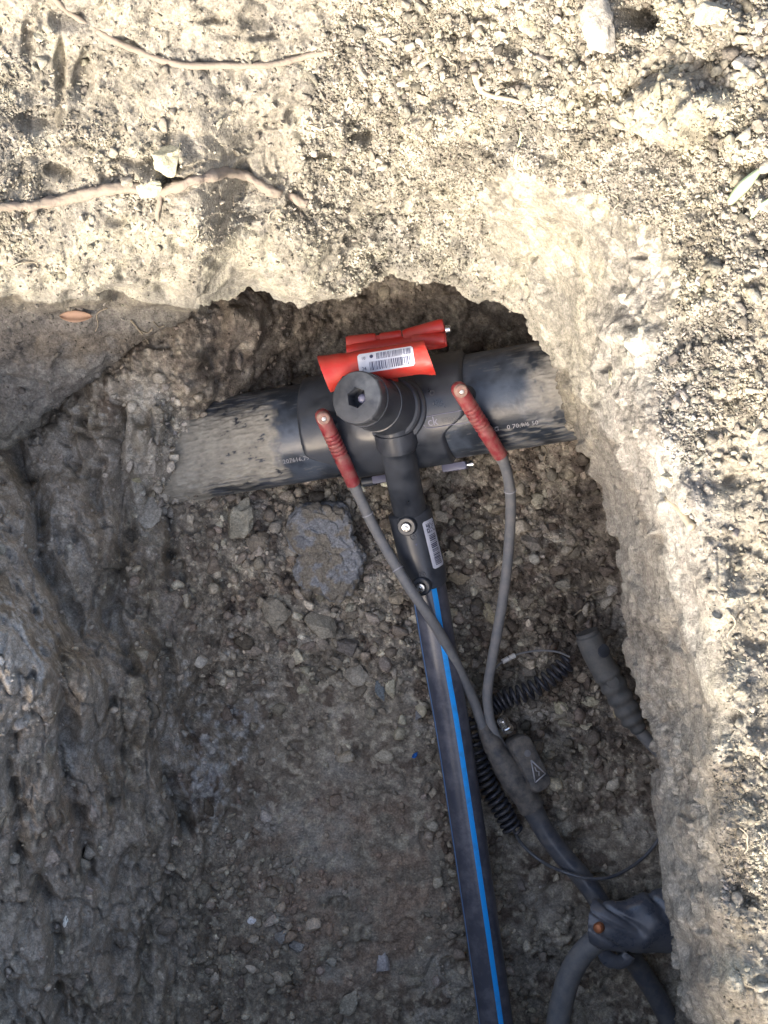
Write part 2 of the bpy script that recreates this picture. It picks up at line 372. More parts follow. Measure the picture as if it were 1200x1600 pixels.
def compact(V, Q, *att):
    used = np.zeros(len(V), bool); used[Q.ravel()] = True
    mp = np.cumsum(used) - 1
    return (V[used], mp[Q]) + tuple(a[used] for a in att)

# --- bank: everything outside the hole, with a lip that rolls under into the cave
SD = rim_sd(GX, GY)
flatp = np.stack([GX.ravel(), GY.ravel(), np.zeros(GX.size)], 1)
wob = (vnoise(flatp, 1 / 34, 300) * 5 + vnoise(flatp, 1 / 13, 301) * 3 + vnoise(flatp, 1 / 5.5, 302) * 1.6).reshape(GX.shape)
D = SD + np.where(np.abs(SD) < 120, wob, 0)
Qall = quads(*GX.shape)
keep = (D.ravel()[Qall] > -1.0).all(1)
Qb = Qall[keep]
E = np.concatenate([Qb[:, [0, 1]], Qb[:, [1, 2]], Qb[:, [2, 3]], Qb[:, [3, 0]]])
key = np.sort(E, 1); key = key[:, 0].astype(np.int64) * GX.size + key[:, 1]
uq, inv, cnt = np.unique(key, return_inverse=True, return_counts=True)
open_ = cnt[inv] == 1
Eo = E[open_]
yy, xx = np.divmod(Eo, GX.shape[1])
border = (yy == 0) | (yy == GX.shape[0] - 1) | (xx == 0) | (xx == GX.shape[1] - 1)
Eo = Eo[~border.all(1)]
bv = np.unique(Eo)
gyD, gxD = np.gradient(D, gy, gx)
gl = np.sqrt(gxD ** 2 + gyD ** 2) + 1e-9
BX, BY = GX.copy(), GY.copy()
mv = np.clip(-D.ravel()[bv], -3, 3) / gl.ravel()[bv]
BX.ravel()[bv] += mv * (gxD / gl).ravel()[bv]; BY.ravel()[bv] += mv * (gyD / gl).ravel()[bv]
ZS = BANK(GX, GY); ks = (CAM_H - ZS) / FOC
NS = grid_normals(np.stack([(GX - 600) * ks, (800 - GY) * ks, ZS], 2))
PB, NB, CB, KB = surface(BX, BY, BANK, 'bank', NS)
PBf, CBf = PB.reshape(-1, 3), CB.reshape(-1, 3)
gsx, gsy = np.gradient(SD, gx, axis=1), np.gradient(SD, gy, axis=0)
nrm = np.sqrt(gsx ** 2 + gsy ** 2) + 1e-9
outd = np.stack([(gsx / nrm).ravel()[bv], -(gsy / nrm).ravel()[bv], np.zeros(len(bv))], 1)
Vs, Cs, Qs = [PBf], [CBf], [Qb]
loc = {int(v): i for i, v in enumerate(bv)}
e0 = np.array([loc[int(v)] for v in Eo[:, 0]]); e1 = np.array([loc[int(v)] for v in Eo[:, 1]])
prev = bv.copy(); base = PBf[bv]; off = len(PBf)
for (o_, dz) in ((.0015, -.004), (.003, -.011), (.010, -.022), (.022, -.038), (.045, -.065), (.08, -.11), (.11, -.17), (.14, -.25), (.16, -.36), (.17, -.5)):
    ring = base + outd * o_ + np.array([0, 0, dz])
    ring = ring + outd * (fbm(ring, 60, 3, 55) * .010 * min(1, o_ * 60))[:, None] + np.array([0, 0, 1.]) * (fbm(ring, 90, 2, 57) * .004 * min(1, o_ * 60))[:, None]
    ids = np.arange(off, off + len(bv))
    Qs.append(np.stack([prev[e1], prev[e0], ids[e0], ids[e1]], 1))
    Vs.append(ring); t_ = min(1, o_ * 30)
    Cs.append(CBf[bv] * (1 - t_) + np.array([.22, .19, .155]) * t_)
    prev = ids; off += len(bv)
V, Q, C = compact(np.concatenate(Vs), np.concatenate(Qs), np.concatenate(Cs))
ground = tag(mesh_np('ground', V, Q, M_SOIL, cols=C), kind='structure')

# --- floor of the pit, running back under the lip
ix = (gx > -900) & (gx < 1500); iy = (gy > 250) & (gy < 2500)
FX, FY = GX[np.ix_(iy, ix)], GY[np.ix_(iy, ix)]
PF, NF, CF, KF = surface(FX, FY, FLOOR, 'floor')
sdF = SD[np.ix_(iy, ix)]
Qf = quads(*FX.shape); Qf = Qf[(sdF.ravel()[Qf] < 260).all(1)]
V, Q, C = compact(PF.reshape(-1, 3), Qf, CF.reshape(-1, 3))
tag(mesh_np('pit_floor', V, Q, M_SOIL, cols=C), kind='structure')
print('terrain', time.time() - T0)

fgx, fgy = gx[ix], gy[iy]
def onfloor(px, py):
    i = int(np.clip(np.searchsorted(fgx, px), 0, len(fgx) - 1)); j = int(np.clip(np.searchsorted(fgy, py), 0, len(fgy) - 1))
    return Vector(PF[j, i])
def onbank(px, py):
    i = int(np.clip(np.searchsorted(gx, px), 0, len(gx) - 1)); j = int(np.clip(np.searchsorted(gy, py), 0, len(gy) - 1))
    return Vector(PB[j, i])
def zfloor(px, py): return onfloor(px, py).z
def zbank(px, py): return onbank(px, py).z

# ------------------------------------------------------------------ loose crumbs
def ico(sub):
    import bmesh
    bm = bmesh.new(); bmesh.ops.create_icosphere(bm, subdivisions=sub, radius=1)
    v = np.array([x.co[:] for x in bm.verts]); f = np.array([[q.index for q in p.verts] for p in bm.faces]); bm.free()
    return v, f
def stone_variants(sub, n, rough=.5, seed=0):
    v, f = ico(sub); out = []
    for k in range(n):
        q = v + 10 * k + seed
        r = 1 + rough * fbm(q, 1.5, 2, seed + k)
        w = v * r[:, None]
        g = np.random.default_rng(seed + k)
        for c in range(7):          # chop flat facets
            d = g.normal(size=3); d /= np.linalg.norm(d); lim = g.uniform(.30, .72)
            s = w @ d; w = w - np.outer(np.clip(s - lim, 0, None) * .9, d)
        out.append(w * g.uniform(.6, 1.3, 3))
    return out, f

def scatter(name, P, N, C, K, ok, n, smin, smax, alpha, sub, label, sink=.3, dens=None, sd=5):
    g = np.random.default_rng(sd)
    idx = np.flatnonzero(ok.ravel())
    w = (.10 + K.ravel()[idx] ** 2) if dens is None else dens.ravel()[idx]
    ch = g.choice(idx, n, p=w / w.sum())
    u = g.random(n)
    s = (smin ** -alpha + u * (smax ** -alpha - smin ** -alpha)) ** (-1 / alpha)
    vs, f = stone_variants(sub, 12, seed=sd)
    vs = np.array(vs)[g.integers(0, 12, n)]
    q = g.normal(size=(n, 4)); q /= np.linalg.norm(q, axis=1, keepdims=True)
    a, b, c, d = q.T
    Rm = np.stack([1 - 2 * (c * c + d * d), 2 * (b * c - d * a), 2 * (b * d + c * a), 2 * (b * c + d * a), 1 - 2 * (b * b + d * d), 2 * (c * d - b * a), 2 * (b * d - c * a), 2 * (c * d + b * a), 1 - 2 * (b * b + c * c)], 1).reshape(n, 3, 3)
    Vv = np.einsum('nij,nkj->nki', Rm, vs) * s[:, None, None] * .5
    pos = P.reshape(-1, 3)[ch] + N.reshape(-1, 3)[ch] * (s * .5 * (1 - sink * 2) * .6)[:, None]
    pos += g.normal(size=(n, 3)) * .0008
    Vv = Vv + pos[:, None, :]
    nv = vs.shape[1]
    F = (f[None] + (np.arange(n) * nv)[:, None, None]).reshape(-1, 3)
    tint = C.reshape(-1, 3)[ch] * (g.uniform(.68, 1.32, n) * np.where(g.random(n) < .05, 1.4, 1))[:, None] * (1 + g.normal(size=(n, 3)) * .015)
    o = mesh_np(name, Vv.reshape(-1, 3), F, M_CRUMB, smooth=False, cols=np.clip(np.repeat(tint, nv, 0), .02, .85), tris=True)
    return tag(o, label, None, None, 'stuff')

okb = (D > 3) & (GX > -60) & (GX < 1260) & (GY > -60) & (GY < 1660)
steep = NB[:, :, 2] > .35
scatter('fine_soil_crumbs', PB, NB, CB, KB, okb & steep, 60000, .0013, .006, 1.7, 1, 'fine dry crumbs of pale earth strewn over the sunlit bank', sd=5)
DN = blob(GX, GY, 790, 110, 230, 170) * .9 + blob(GX, GY, 1190, 500, 90, 600) * .35 + blob(GX, GY, 1150, 60, 110, 80) * 1.2 + .05 + .15 * KB
scatter('dry_soil_lumps', PB, NB, CB, KB, okb & (NB[:, :, 2] > .5), 2600, .0045, .014, 2.2, 2, 'lumps of dry pale earth lying on the sunlit bank', dens=DN, sd=8)
okf = (sdF < 30) & (FX > -60) & (FX < 1150) & (FY > 380) & (FY < 1660)
DF = blob(FX, FY, 480, 900, 220, 190) + blob(FX, FY, 780, 850, 200, 220) + .8 * blob(FX, FY, 860, 1120, 150, 120) + .7 * blob(FX, FY, 400, 1430, 120, 150) + .10 + 1.1 * np.exp(-(np.abs(FX - 655 - (FY - 900) * .172) / 42) ** 2) * (FY > 900) + 1.3 * blob(FX, FY, 262, 700, 26, 100) - .05 * sstep(330, 250, FX) * sstep(640, 720, FY) * (np.abs(FX - 262) > 40) + .8 * blob(FX, FY, 480, 780, 240, 26)
scatter('fine_floor_crumbs', PF, NF, CF * 1.15, KF, okf, 36000, .0012, .007, 1.7, 1, 'fine moist crumbs of brown earth covering the pit floor', dens=DF + .10 - .07 * blob(FX, FY, 560, 1400, 230, 210), sd=15)
scatter('loose_floor_clods', PF, NF, CF * 1.15, KF, okf, 3000, .007, .024, 1.7, 2, 'brown earth clods and small stones heaped on the pit floor', dens=DF, sd=18)
print('crumbs', time.time() - T0)

# ------------------------------------------------------------------ object helpers
def principled(name, col, rough=.5, metal=0, spec=.5, dirt=None, dirt_amt=.5, dirt_scale=60, bump=0, bscale=300, var=0):
    m = bpy.data.materials.new(name); m.use_nodes = True
    n = m.node_tree.nodes; L = m.node_tree.links; b = n['Principled BSDF']
    b.inputs['Base Color'].default_value = (*col, 1); b.inputs['Roughness'].default_value = rough
    b.inputs['Metallic'].default_value = metal; b.inputs['Specular IOR Level'].default_value = spec
    tc = n.new('ShaderNodeTexCoord')
    no = n.new('ShaderNodeTexNoise'); no.inputs['Scale'].default_value = dirt_scale; no.inputs['Detail'].default_value = 7; no.inputs['Roughness'].default_value = .7
    L.new(tc.outputs['Object'], no.inputs['Vector'])
    if dirt:
        rp = n.new('ShaderNodeMapRange'); rp.inputs[1].default_value = .56 - .3 * dirt_amt; rp.inputs[2].default_value = .86 - .25 * dirt_amt
        L.new(no.outputs['Fac'], rp.inputs[0])
        mx = n.new('ShaderNodeMix'); mx.data_type = 'RGBA'; mx.inputs[6].default_value = (*col, 1); mx.inputs[7].default_value = (*dirt, 1)
        L.new(rp.outputs[0], mx.inputs[0]); L.new(mx.outputs[2], b.inputs['Base Color'])
        r3 = n.new('ShaderNodeMapRange'); r3.inputs[3].default_value = rough; r3.inputs[4].default_value = .9
        L.new(rp.outputs[0], r3.inputs[0]); L.new(r3.outputs[0], b.inputs['Roughness'])
    if bump:
        n2 = n.new('ShaderNodeTexNoise'); n2.inputs['Scale'].default_value = bscale; n2.inputs['Detail'].default_value = 4
        L.new(tc.outputs['Object'], n2.inputs['Vector'])
        bp = n.new('ShaderNodeBump'); bp.inputs['Strength'].default_value = bump; bp.inputs['Distance'].default_value = .001
        L.new(n2.outputs['Fac'], bp.inputs['Height']); L.new(bp.outputs[0], b.inputs['Normal'])
    return m

def attr_material(name, rough=.45, bump=.3, rdirt=.9):
    "plastic whose own colour (with its caked mud) comes from the mesh attribute soil; alpha of mud drives roughness"
    m = bpy.data.materials.new(name); m.use_nodes = True
    n = m.node_tree.nodes; L = m.node_tree.links; b = n['Principled BSDF']
    at = n.new('ShaderNodeAttribute'); at.attribute_name = 'soil'; L.new(at.outputs['Color'], b.inputs['Base Color'])
    am = n.new('ShaderNodeAttribute'); am.attribute_name = 'mud'
    mr = n.new('ShaderNodeMapRange'); mr.inputs[3].default_value = rough; mr.inputs[4].default_value = rdirt
    L.new(am.outputs['Fac'], mr.inputs[0]); L.new(mr.outputs[0], b.inputs['Roughness'])
    tc = n.new('ShaderNodeTexCoord'); no = n.new('ShaderNodeTexNoise'); no.inputs['Scale'].default_value = 260; no.inputs['Detail'].default_value = 5
    L.new(tc.outputs['Object'], no.inputs['Vector'])
    bp = n.new('ShaderNodeBump'); bp.inputs['Strength'].default_value = bump; bp.inputs['Distance'].default_value = .0008
    L.new(no.outputs['Fac'], bp.inputs['Height']); L.new(bp.outputs[0], b.inputs['Normal'])
    return m

MUD = (.27, .245, .20)
BLK = (.013, .017, .025)
M_BLACK = principled('black_plastic', BLK, .27, dirt=(.048, .056, .072), dirt_amt=.8, dirt_scale=30, bump=.12)
M_BLACK2 = principled('black_cap', (.024, .028, .037), .42, dirt=(.075, .082, .095), dirt_amt=.7, dirt_scale=70, bump=.2)
M_PIPE = attr_material('main_pipe_plastic', .30, .35)
M_SERV = principled('service_pipe_plastic', (.058, .064, .090), .30, dirt=(.16, .16, .19), dirt_amt=.35, dirt_scale=50, bump=.08)
M_BLUE = principled('blue_stripe', (.015, .38, 1.0), .35, dirt=(.05, .2, .5), dirt_amt=.2, dirt_scale=40)
M_BLUE2 = principled('pale_blue_stripe', (.12, .26, .55), .4)
M_RED = principled('red_plastic', (.48, .028, .020), .34, dirt=(.40, .07, .05), dirt_amt=.5, dirt_scale=60, bump=.2)
M_REDC = principled('dusty_red_rubber', (.25, .020, .030), .5, dirt=(.30, .15, .125), dirt_amt=.5, dirt_scale=110, bump=.3)
M_BEIGE = principled('worn_beige', (.40, .30, .24), .7, dirt=(.30, .12, .11), dirt_amt=.6, dirt_scale=160)
M_CABLE = principled('grey_cable_rubber', (.14, .148, .162), .45, dirt=(.24, .23, .22), dirt_amt=.6, dirt_scale=80, bump=.3, bscale=400)
M_CABLED = principled('black_cable_rubber', (.062, .070, .090), .34, dirt=(.15, .145, .14), dirt_amt=.5, dirt_scale=60, bump=.25, bscale=300)
M_MUDBLK = principled('muddy_black_rubber', (.034, .037, .045), .42, dirt=(.19, .17, .145), dirt_amt=.7, dirt_scale=75, bump=.6, bscale=180)
M_COIL = principled('coil_rubber', (.030, .033, .045), .35, dirt=(.11, .10, .09), dirt_amt=.35, dirt_scale=90)
M_PLUG = principled('dusty_dark_rubber', (.075, .080, .085), .55, dirt=(.15, .145, .135), dirt_amt=.6, dirt_scale=60, bump=.3)
M_STEEL = principled('steel', (.72, .73, .74), .25, 1, dirt=(.4, .38, .35), dirt_amt=.2, dirt_scale=200)
M_PALE = principled('pale_metal', (.75, .75, .74), .4, .3)
M_COPPER = principled('copper_rivet', (.50, .20, .10), .4, .7)
M_LABEL = principled('label_paper', (.62, .64, .72), .35, dirt=(.50, .52, .60), dirt_amt=.4, dirt_scale=120)
M_INK = principled('label_ink', (.05, .055, .11), .5)
M_PRINT = principled('pale_print', (.34, .34, .36), .6)
M_GREY = principled('grey_plastic', (.16, .165, .24), .4, bump=.1)
M_SLEEVE = principled('black_sheet_plastic', (.070, .080, .105), .27, dirt=(.16, .165, .18), dirt_amt=.5, dirt_scale=35, bump=.25, bscale=120)
M_ROOT = principled('root_bark', (.20, .160, .130), .9, dirt=(.19, .165, .13), dirt_amt=.7, dirt_scale=110, bump=.8, bscale=350)
M_TWIG = principled('dry_twig', (.34, .29, .21), .8, dirt=(.22, .19, .14), dirt_amt=.6, dirt_scale=150, bump=.5)
M_GRASS = principled('pale_grass', (.36, .50, .28), .6, dirt=(.60, .58, .42), dirt_amt=.7, dirt_scale=60)
M_LEAF = principled('dry_leaf', (.42, .27, .19), .7, dirt=(.30, .20, .13), dirt_amt=.5, dirt_scale=90, bump=.3)

for m_, cw, cr in ((M_BLACK, .5, .22), (M_BLACK2, .25, .3), (M_SERV, .7, .22), (M_SLEEVE, .6, .2), (M_CABLED, .5, .25), (M_PIPE, .0, .3), (M_REDC, .3, .3)):
    m_.node_tree.nodes['Principled BSDF'].inputs['Coat Weight'].default_value = cw
    m_.node_tree.nodes['Principled BSDF'].inputs['Coat Roughness'].default_value = cr

class MB:
    def __init__(s): s.v = []; s.f = []; s.m = []
    def add(s, V, F, mi=0):
        o = len(s.v); s.v += [tuple(map(float, p)) for p in V]
        s.f += [tuple(int(i) + o for i in q) for q in F]; s.m += [mi] * len(F); return s
    def build(s, name, mats, parent=None, sharp=38, label=None):
        me = bpy.data.meshes.new(name); me.from_pydata(s.v, [], s.f)
        for m in (mats if isinstance(mats, (list, tuple)) else [mats]): me.materials.append(m)
        me.polygons.foreach_set('material_index', s.m)
        me.polygons.foreach_set('use_smooth', [True] * len(s.f)); me.update()
        if sharp: me.set_sharp_from_angle(angle=R(sharp))
        o = bpy.data.objects.new(name, me); COL.objects.link(o)
        if parent is not None:
            o.parent = parent; o.matrix_parent_inverse = Matrix.Translation(parent.location).inverted()
        if label: o['label'] = label
        return o

def thing(name, label, cat, loc, group=None):
    o = bpy.data.objects.new(name, None); COL.objects.link(o); o.location = loc; o.empty_display_size = .02
    return tag(o, label, cat, group)

def catmull(P, n=10):
    P = [Vector(p) for p in P]; Q = [2 * P[0] - P[1]] + P + [2 * P[-1] - P[-2]]; out = []
    for i in range(1, len(Q) - 2):
        a, b, c, d = Q[i - 1:i + 3]
        for k in range(n):
            t = k / n
            out.append(.5 * ((2 * b) + (c - a) * t + (2 * a - 5 * b + 4 * c - d) * t * t + (3 * b - a - 3 * c + d) * t ** 3))
    out.append(P[-1]); return out

def frames(P, up=Vector((0, 0, 1))):
    out = []
    for i, p in enumerate(P):
        t = (P[min(i + 1, len(P) - 1)] - P[max(i - 1, 0)]).normalized()
        n = up - t * up.dot(t)
        n = n.normalized() if n.length > 1e-4 else t.orthogonal().normalized()
        out.append((p, t, n, t.cross(n)))
    return out

def tube(mb, P, rad, seg=16, cap=True, mi=0, flat=1.0, wob=0, wseed=0, wscale=60):
    F = frames(P); V = []; n = len(F)
    for i, (p, t, a, b) in enumerate(F):
        r = rad(i / (n - 1)) if callable(rad) else rad
        for k in range(seg):
            th = 2 * math.pi * k / seg
            V.append(p + (a * math.cos(th) * flat + b * math.sin(th)) * r)
    if wob:
        A = np.array(V); w = fbm(A, wscale, 3, wseed) * wob
        C = np.repeat(np.array([f[0][:] for f in F]), seg, 0); dd = A - C; L_ = np.linalg.norm(dd, axis=1, keepdims=True) + 1e-9
        V = [Vector(q) for q in (C + dd * (1 + (w[:, None] / np.maximum(L_, 1e-4))))]
    Q = []
    for i in range(n - 1):
        for k in range(seg):
            k2 = (k + 1) % seg
            Q.append((i * seg + k, i * seg + k2, (i + 1) * seg + k2, (i + 1) * seg + k))
    if cap: Q.append(tuple(range(seg))[::-1]); Q.append(tuple((n - 1) * seg + k for k in range(seg)))
    return mb.add(V, Q, mi)

def basis(axis_, hint=Vector((0, 0, 1))):
    z = axis_.normalized(); x = hint - z * hint.dot(z)
    x = x.normalized() if x.length > 1e-3 else z.orthogonal().normalized()
    return x, z.cross(x), z

def lathe(mb, O, ax, prof, seg=32, mi=0, cap=(True, True), rfun=None):
    "prof: list of (radius, height along axis)"
    x, y, z = basis(ax); V = []; Q = []
    for j, (r, h) in enumerate(prof):
        for k in range(seg):
            th = 2 * math.pi * k / seg; rr = rfun(j, th, r) if rfun else r
            V.append(O + z * h + (x * math.cos(th) + y * math.sin(th)) * rr)
    for j in range(len(prof) - 1):
        for k in range(seg):
            k2 = (k + 1) % seg
            Q.append((j * seg + k, j * seg + k2, (j + 1) * seg + k2, (j + 1) * seg + k))
    if cap[0]: Q.append(tuple(range(seg))[::-1])
    if cap[1]: Q.append(tuple((len(prof) - 1) * seg + k for k in range(seg)))
    return mb.add(V, Q, mi)

def rbox(mb, O, X, Y, Z, sx, sy, sz, r=.15, mi=0):
    "box with rounded vertical edges and chamfered top, size sx sy sz along unit X Y Z"
    r = r * min(sx, sy); pts = []
    for cx, cy, a0 in ((1, 1, 0), (-1, 1, 90), (-1, -1, 180), (1, -1, 270)):
        for k in range(5):
            a = R(a0 + 22.5 * k); pts.append((cx * (sx / 2 - r) + r * math.cos(a), cy * (sy / 2 - r) + r * math.sin(a)))
    n = len(pts); V = []; c = min(r, sz * .3) * .6
    for (h, ins) in ((-sz / 2, 0), (sz / 2 - c, 0), (sz / 2 - c * .3, c * .3), (sz / 2, c)):
        for (a, b) in pts:
            fa = 1 - ins / (sx / 2); fb = 1 - ins / (sy / 2)
            V.append(O + X * a * fa + Y * b * fb + Z * h)
    Q = []
    for j in range(3):
        for k in range(n):
            k2 = (k + 1) % n; Q.append((j * n + k, j * n + k2, (j + 1) * n + k2, (j + 1) * n + k))
    Q.append(tuple(range(n))[::-1]); Q.append(tuple(3 * n + k for k in range(n)))
    return mb.add(V, Q, mi)

def patch(mb, fn, a0, a1, b0, b1, na, nb, rnd=0, mi=0):
    "curved sheet fn(a, b) with optionally rounded corners (rnd in a/b units as a pair)"
    V = []; Q = []
    for i in range(na + 1):
        a = a0 + (a1 - a0) * i / na
        cut = 0
        if rnd:
            da = min(a - a0, a1 - a)
            if da < rnd[0]: cut = rnd[1] * (1 - math.sqrt(max(0, 1 - (1 - da / rnd[0]) ** 2)))
        for j in range(nb + 1):
            lo, hi = b0 + cut, b1 - cut
            V.append(fn(a, lo + (hi - lo) * j / nb))
    for i in range(na):
        for j in range(nb):
            k = i * (nb + 1) + j; Q.append((k, k + 1, k + nb + 2, k + nb + 1))
    return mb.add(V, Q, mi)

def text_mesh(mb, txt, size, fn, mi=0, shear=0):
    "flat lettering mapped through fn(x, y) onto a surface"
    cu = bpy.data.curves.new('t', 'FONT'); cu.body = txt; cu.size = size; cu.align_x = 'CENTER'; cu.align_y = 'CENTER'; cu.shear = shear; cu.resolution_u = 2
    ob = bpy.data.objects.new('t', cu); COL.objects.link(ob)
    dg = bpy.context.evaluated_depsgraph_get(); me = ob.evaluated_get(dg).to_mesh()
    V = [fn(v.co.x, v.co.y) for v in me.vertices]; F = [tuple(p.vertices) for p in me.polygons]
    ob.to_mesh_clear(); bpy.data.objects.remove(ob); bpy.data.curves.remove(cu)
    return mb.add(V, F, mi)

# ------------------------------------------------------------------ main water pipe
PR = .056
PA, PB_ = U(430, 684, .080), U(860, 612, .165)
E1 = (PB_ - PA).normalized(); E3 = (Vector((0, 0, 1)) - E1 * E1.z).normalized(); E2 = E3.cross(E1)
OT = PA + (PB_ - PA) * (618 - 430) / 430.0
def pipe_pt(t, th, r): return OT + E1 * t + (E3 * math.cos(th) + E2 * math.sin(th)) * r

nt_, nth = 800, 330
T_ = np.linspace(-.36, .40, nt_); TH = np.linspace(0, 2 * math.pi, nth, endpoint=False)
TT, HH = np.meshgrid(T_, TH, indexing='ij')
e1, e2, e3 = (np.array(v[:]) for v in (E1, E2, E3))
def cyl(r): return np.array(OT[:]) + TT[..., None] * e1 + (np.cos(HH)[..., None] * e3 + np.sin(HH)[..., None] * e2) * r[..., None]
P0 = cyl(np.full(TT.shape, PR)).reshape(-1, 3)
t_ = TT.ravel(); h_ = np.where(HH.ravel() > math.pi, HH.ravel() - 2 * math.pi, HH.ravel())
sc_ = np.stack([t_ * 18, h_ * 1.0 * 9, 0 * t_], 1)                    # streaky coordinates, long along the pipe
n1 = fbm(np.stack([t_ * 1.0, h_ * PR, 0 * t_], 1), 28, 4, 400); n2 = fbm(sc_ * 1.0, 1.6, 4, 410); n3 = fbm(np.stack([t_, h_ * PR * .8, 0 * t_], 1), 110, 3, 420)
n4 = fbm(np.stack([t_ * .35, h_ * PR * 2, 0 * t_], 1), 210, 3, 430)
left = sstep(-.113, -.128, t_ + .010 * n3) * sstep(58 * math.pi / 180, 34 * math.pi / 180, np.abs(h_ + .16) + .3 * n2)
n5 = fbm(np.stack([t_ * .5, h_ * PR * 1.6, 0 * t_], 1), 420, 3, 440)
leftfull = sstep(-.215, -.235, t_ + .03 * n1)
mud = np.clip(left * sstep(-.62, -.44, n1 + .8 * n3 + .5 * n2 + .25 * n4 + .5 * n5 - 3.0 * (t_ + .13)) + leftfull, 0, 1)
right = sstep(.155, .205, t_ + .05 * n1) * sstep(-.35, .05, n1 + n3 + .2) * sstep(1.2, .7, np.abs(h_ - .35))
mud = np.clip(mud + .8 * right + .35 * sstep(.09, .12, t_) * sstep(-.5, -.75, h_) * sstep(-.1, .25, n4 + .4 * n1) + .5 * sstep(.0, -.1, t_ + .09) * sstep(.55, .8, np.abs(h_ + .1)) * sstep(-.1, .3, n4), 0, 1)
scr = sstep(.32, .5, n4) * .35 * sstep(.35, .6, np.abs(h_))
base = np.array([.028, .036, .050])
colp = base[None] * (1 + .35 * n1 + .25 * n4)[:, None]
film = .45 * sstep(-.3, .4, n1 + .3 * n3)
colp = colp * (1 - film[:, None]) + np.array([.12, .145, .19]) * film[:, None]
mc = np.array([.31, .29, .245])[None] * (1 + .3 * n3 + .25 * n1 + .12 * n4 + .25 * n5)[:, None]
colp = colp * (1 - mud[:, None]) + mc * mud[:, None]
colp = colp * (1 - scr[:, None]) + np.array([.22, .22, .21]) * scr[:, None]
rr = PR + (mud * (.0005 + .0014 * np.clip(n3 + n4 + .3, 0, 1) + .0006 * n5) + leftfull * .0015 * (1 + n1)).reshape(TT.shape) - (scr * .0004).reshape(TT.shape)
VP = cyl(rr).reshape(-1, 3)
i0 = np.arange(nt_ * nth).reshape(nt_, nth); i1 = np.roll(i0, -1, 1)
QP = np.stack([i0[:-1], i0[1:], i1[1:], i1[:-1]], 2).reshape(-1, 4)
main = thing('water_main_pipe', 'thick black water main, its left part caked in grey mud', 'pipe', PA)
pb = mesh_np('pipe_body', VP, QP, M_PIPE, cols=np.clip(colp, .01, .8))
am = pb.data.attributes.new('mud', 'FLOAT', 'POINT'); am.data.foreach_set('value', mud.astype(np.float32))
pb.parent = main; pb.matrix_parent_inverse = Matrix.Translation(main.location).inverted()
mb = MB()
text_mesh(mb, '20 207616,79 --', .0075, lambda x, y: pipe_pt(x - .105, (-34) * math.pi / 180 + y / PR, PR + .0006), shear=.1)
mb.build('printed_text', M_PRINT, main, 0)
mb = MB()
text_mesh(mb, '1011G    0 70,9/6 50', .0075, lambda x, y: pipe_pt(x + .138, (-36) * math.pi / 180 + y / PR, PR + .0009), shear=.1)
mb.build('printed_text', M_PRINT, main, 0)

# ------------------------------------------------------------------ tapping tee on the main
TB, TT_ = U(620, 642, .172), U(557, 621, .262)
TN = (TT_ - TB).normalized(); TL = (TT_ - TB).length
tee = thing('tapping_tee', 'black tapping tee saddled on the big pipe, round screw cap tilted left', 'pipe fitting', pipe_pt(0, 0, PR))
def hw(th, side):
    d = math.degrees(th)
    return .068 + (.097 - .068) * float(sstep(-34, -8, np.array(d))) if side > 0 else .060 + (.092 - .060) * float(sstep(-52, -26, np.array(d)))
mb = MB(); nth2, ns = 70, 40
for (ro, flip) in ((PR + .0065, 0),):
    V = []
    for i in range(nth2 + 1):
        th = R(78 - 160 * i / nth2)
        for j in range(-ns, ns + 1):
            s = j / ns; w = hw(th, s); edge = 1 - abs(s)
            r = PR + .0010 + .0058 * min(1, (edge / .035)) ** .5
            if i < 2 or i > nth2 - 2: r = min(r, PR + .003)
            t = s * w
            # swelling that carries the tower
            r += .010 * math.exp(-(t / .040) ** 4) * math.exp(-((math.degrees(th) - 0) / 44) ** 4)
            V.append(pipe_pt(t, th, r))
    Q = []; W_ = 2 * ns + 1
    for i in range(nth2):
        for j in range(W_ - 1):
            k = i * W_ + j; Q.append((k, k + W_, k + W_ + 1, k + 1))
    for side in (0, W_ - 1):           # edges down to the pipe
        o = len(V)
        for i in range(nth2 + 1): V.append(pipe_pt((1 if side else -1) * hw(R(78 - 160 * i / nth2), 1 if side else -1), R(78 - 160 * i / nth2), PR - .002))
        for i in range(nth2): Q.append((i * W_ + side, o + i, o + i + 1, (i + 1) * W_ + side))
    for row in (0, nth2):
        o = len(V)
        for j in range(W_): V.append(pipe_pt((j - ns) / ns * hw(R(78 - 160 * row / nth2), j - ns), R(78 - 160 * row / nth2), PR - .002))
        for j in range(W_ - 1): Q.append((row * W_ + j, o + j, o + j + 1, row * W_ + j + 1))
    mb.add(V, Q)
mb.build('saddle', M_BLACK, tee, 50)
mb = MB()
prof = [(.040, -.030), (.040, -.004), (.0385, -.001), (.0365, 0), (.0365, .003), (.0375, .004), (.0375, .008), (.0355, .010), (.0340, .0105), (.0340, .014), (.0350, .0148), (.0350, .0180), (.0335, .020), (.0310, .0205),
        (.0300, .030), (.0292, .046), (.0292, .0505), (.0298, .051), (.0298, .0525), (.0288, .053), (.0284, TL - .016), (.022, TL - .015)]
lathe(mb, TB, TN, prof, 64)
mb.build('tower', M_BLACK, tee, 30)
mb = MB()
def hexr(a): return a / math.cos(((a * 0))) if False else a
def capr(j, th, r):
    if j >= 7:
        m = (math.degrees(th) + 12) % 60 - 30
        return r * math.cos(R(30)) / math.cos(R(m)) if j < 10 else r
    if 1 <= j <= 4:
        m = (math.degrees(th) % 90) - 45
        return r + (.0012 if abs(m) < 3 else 0)
    return r
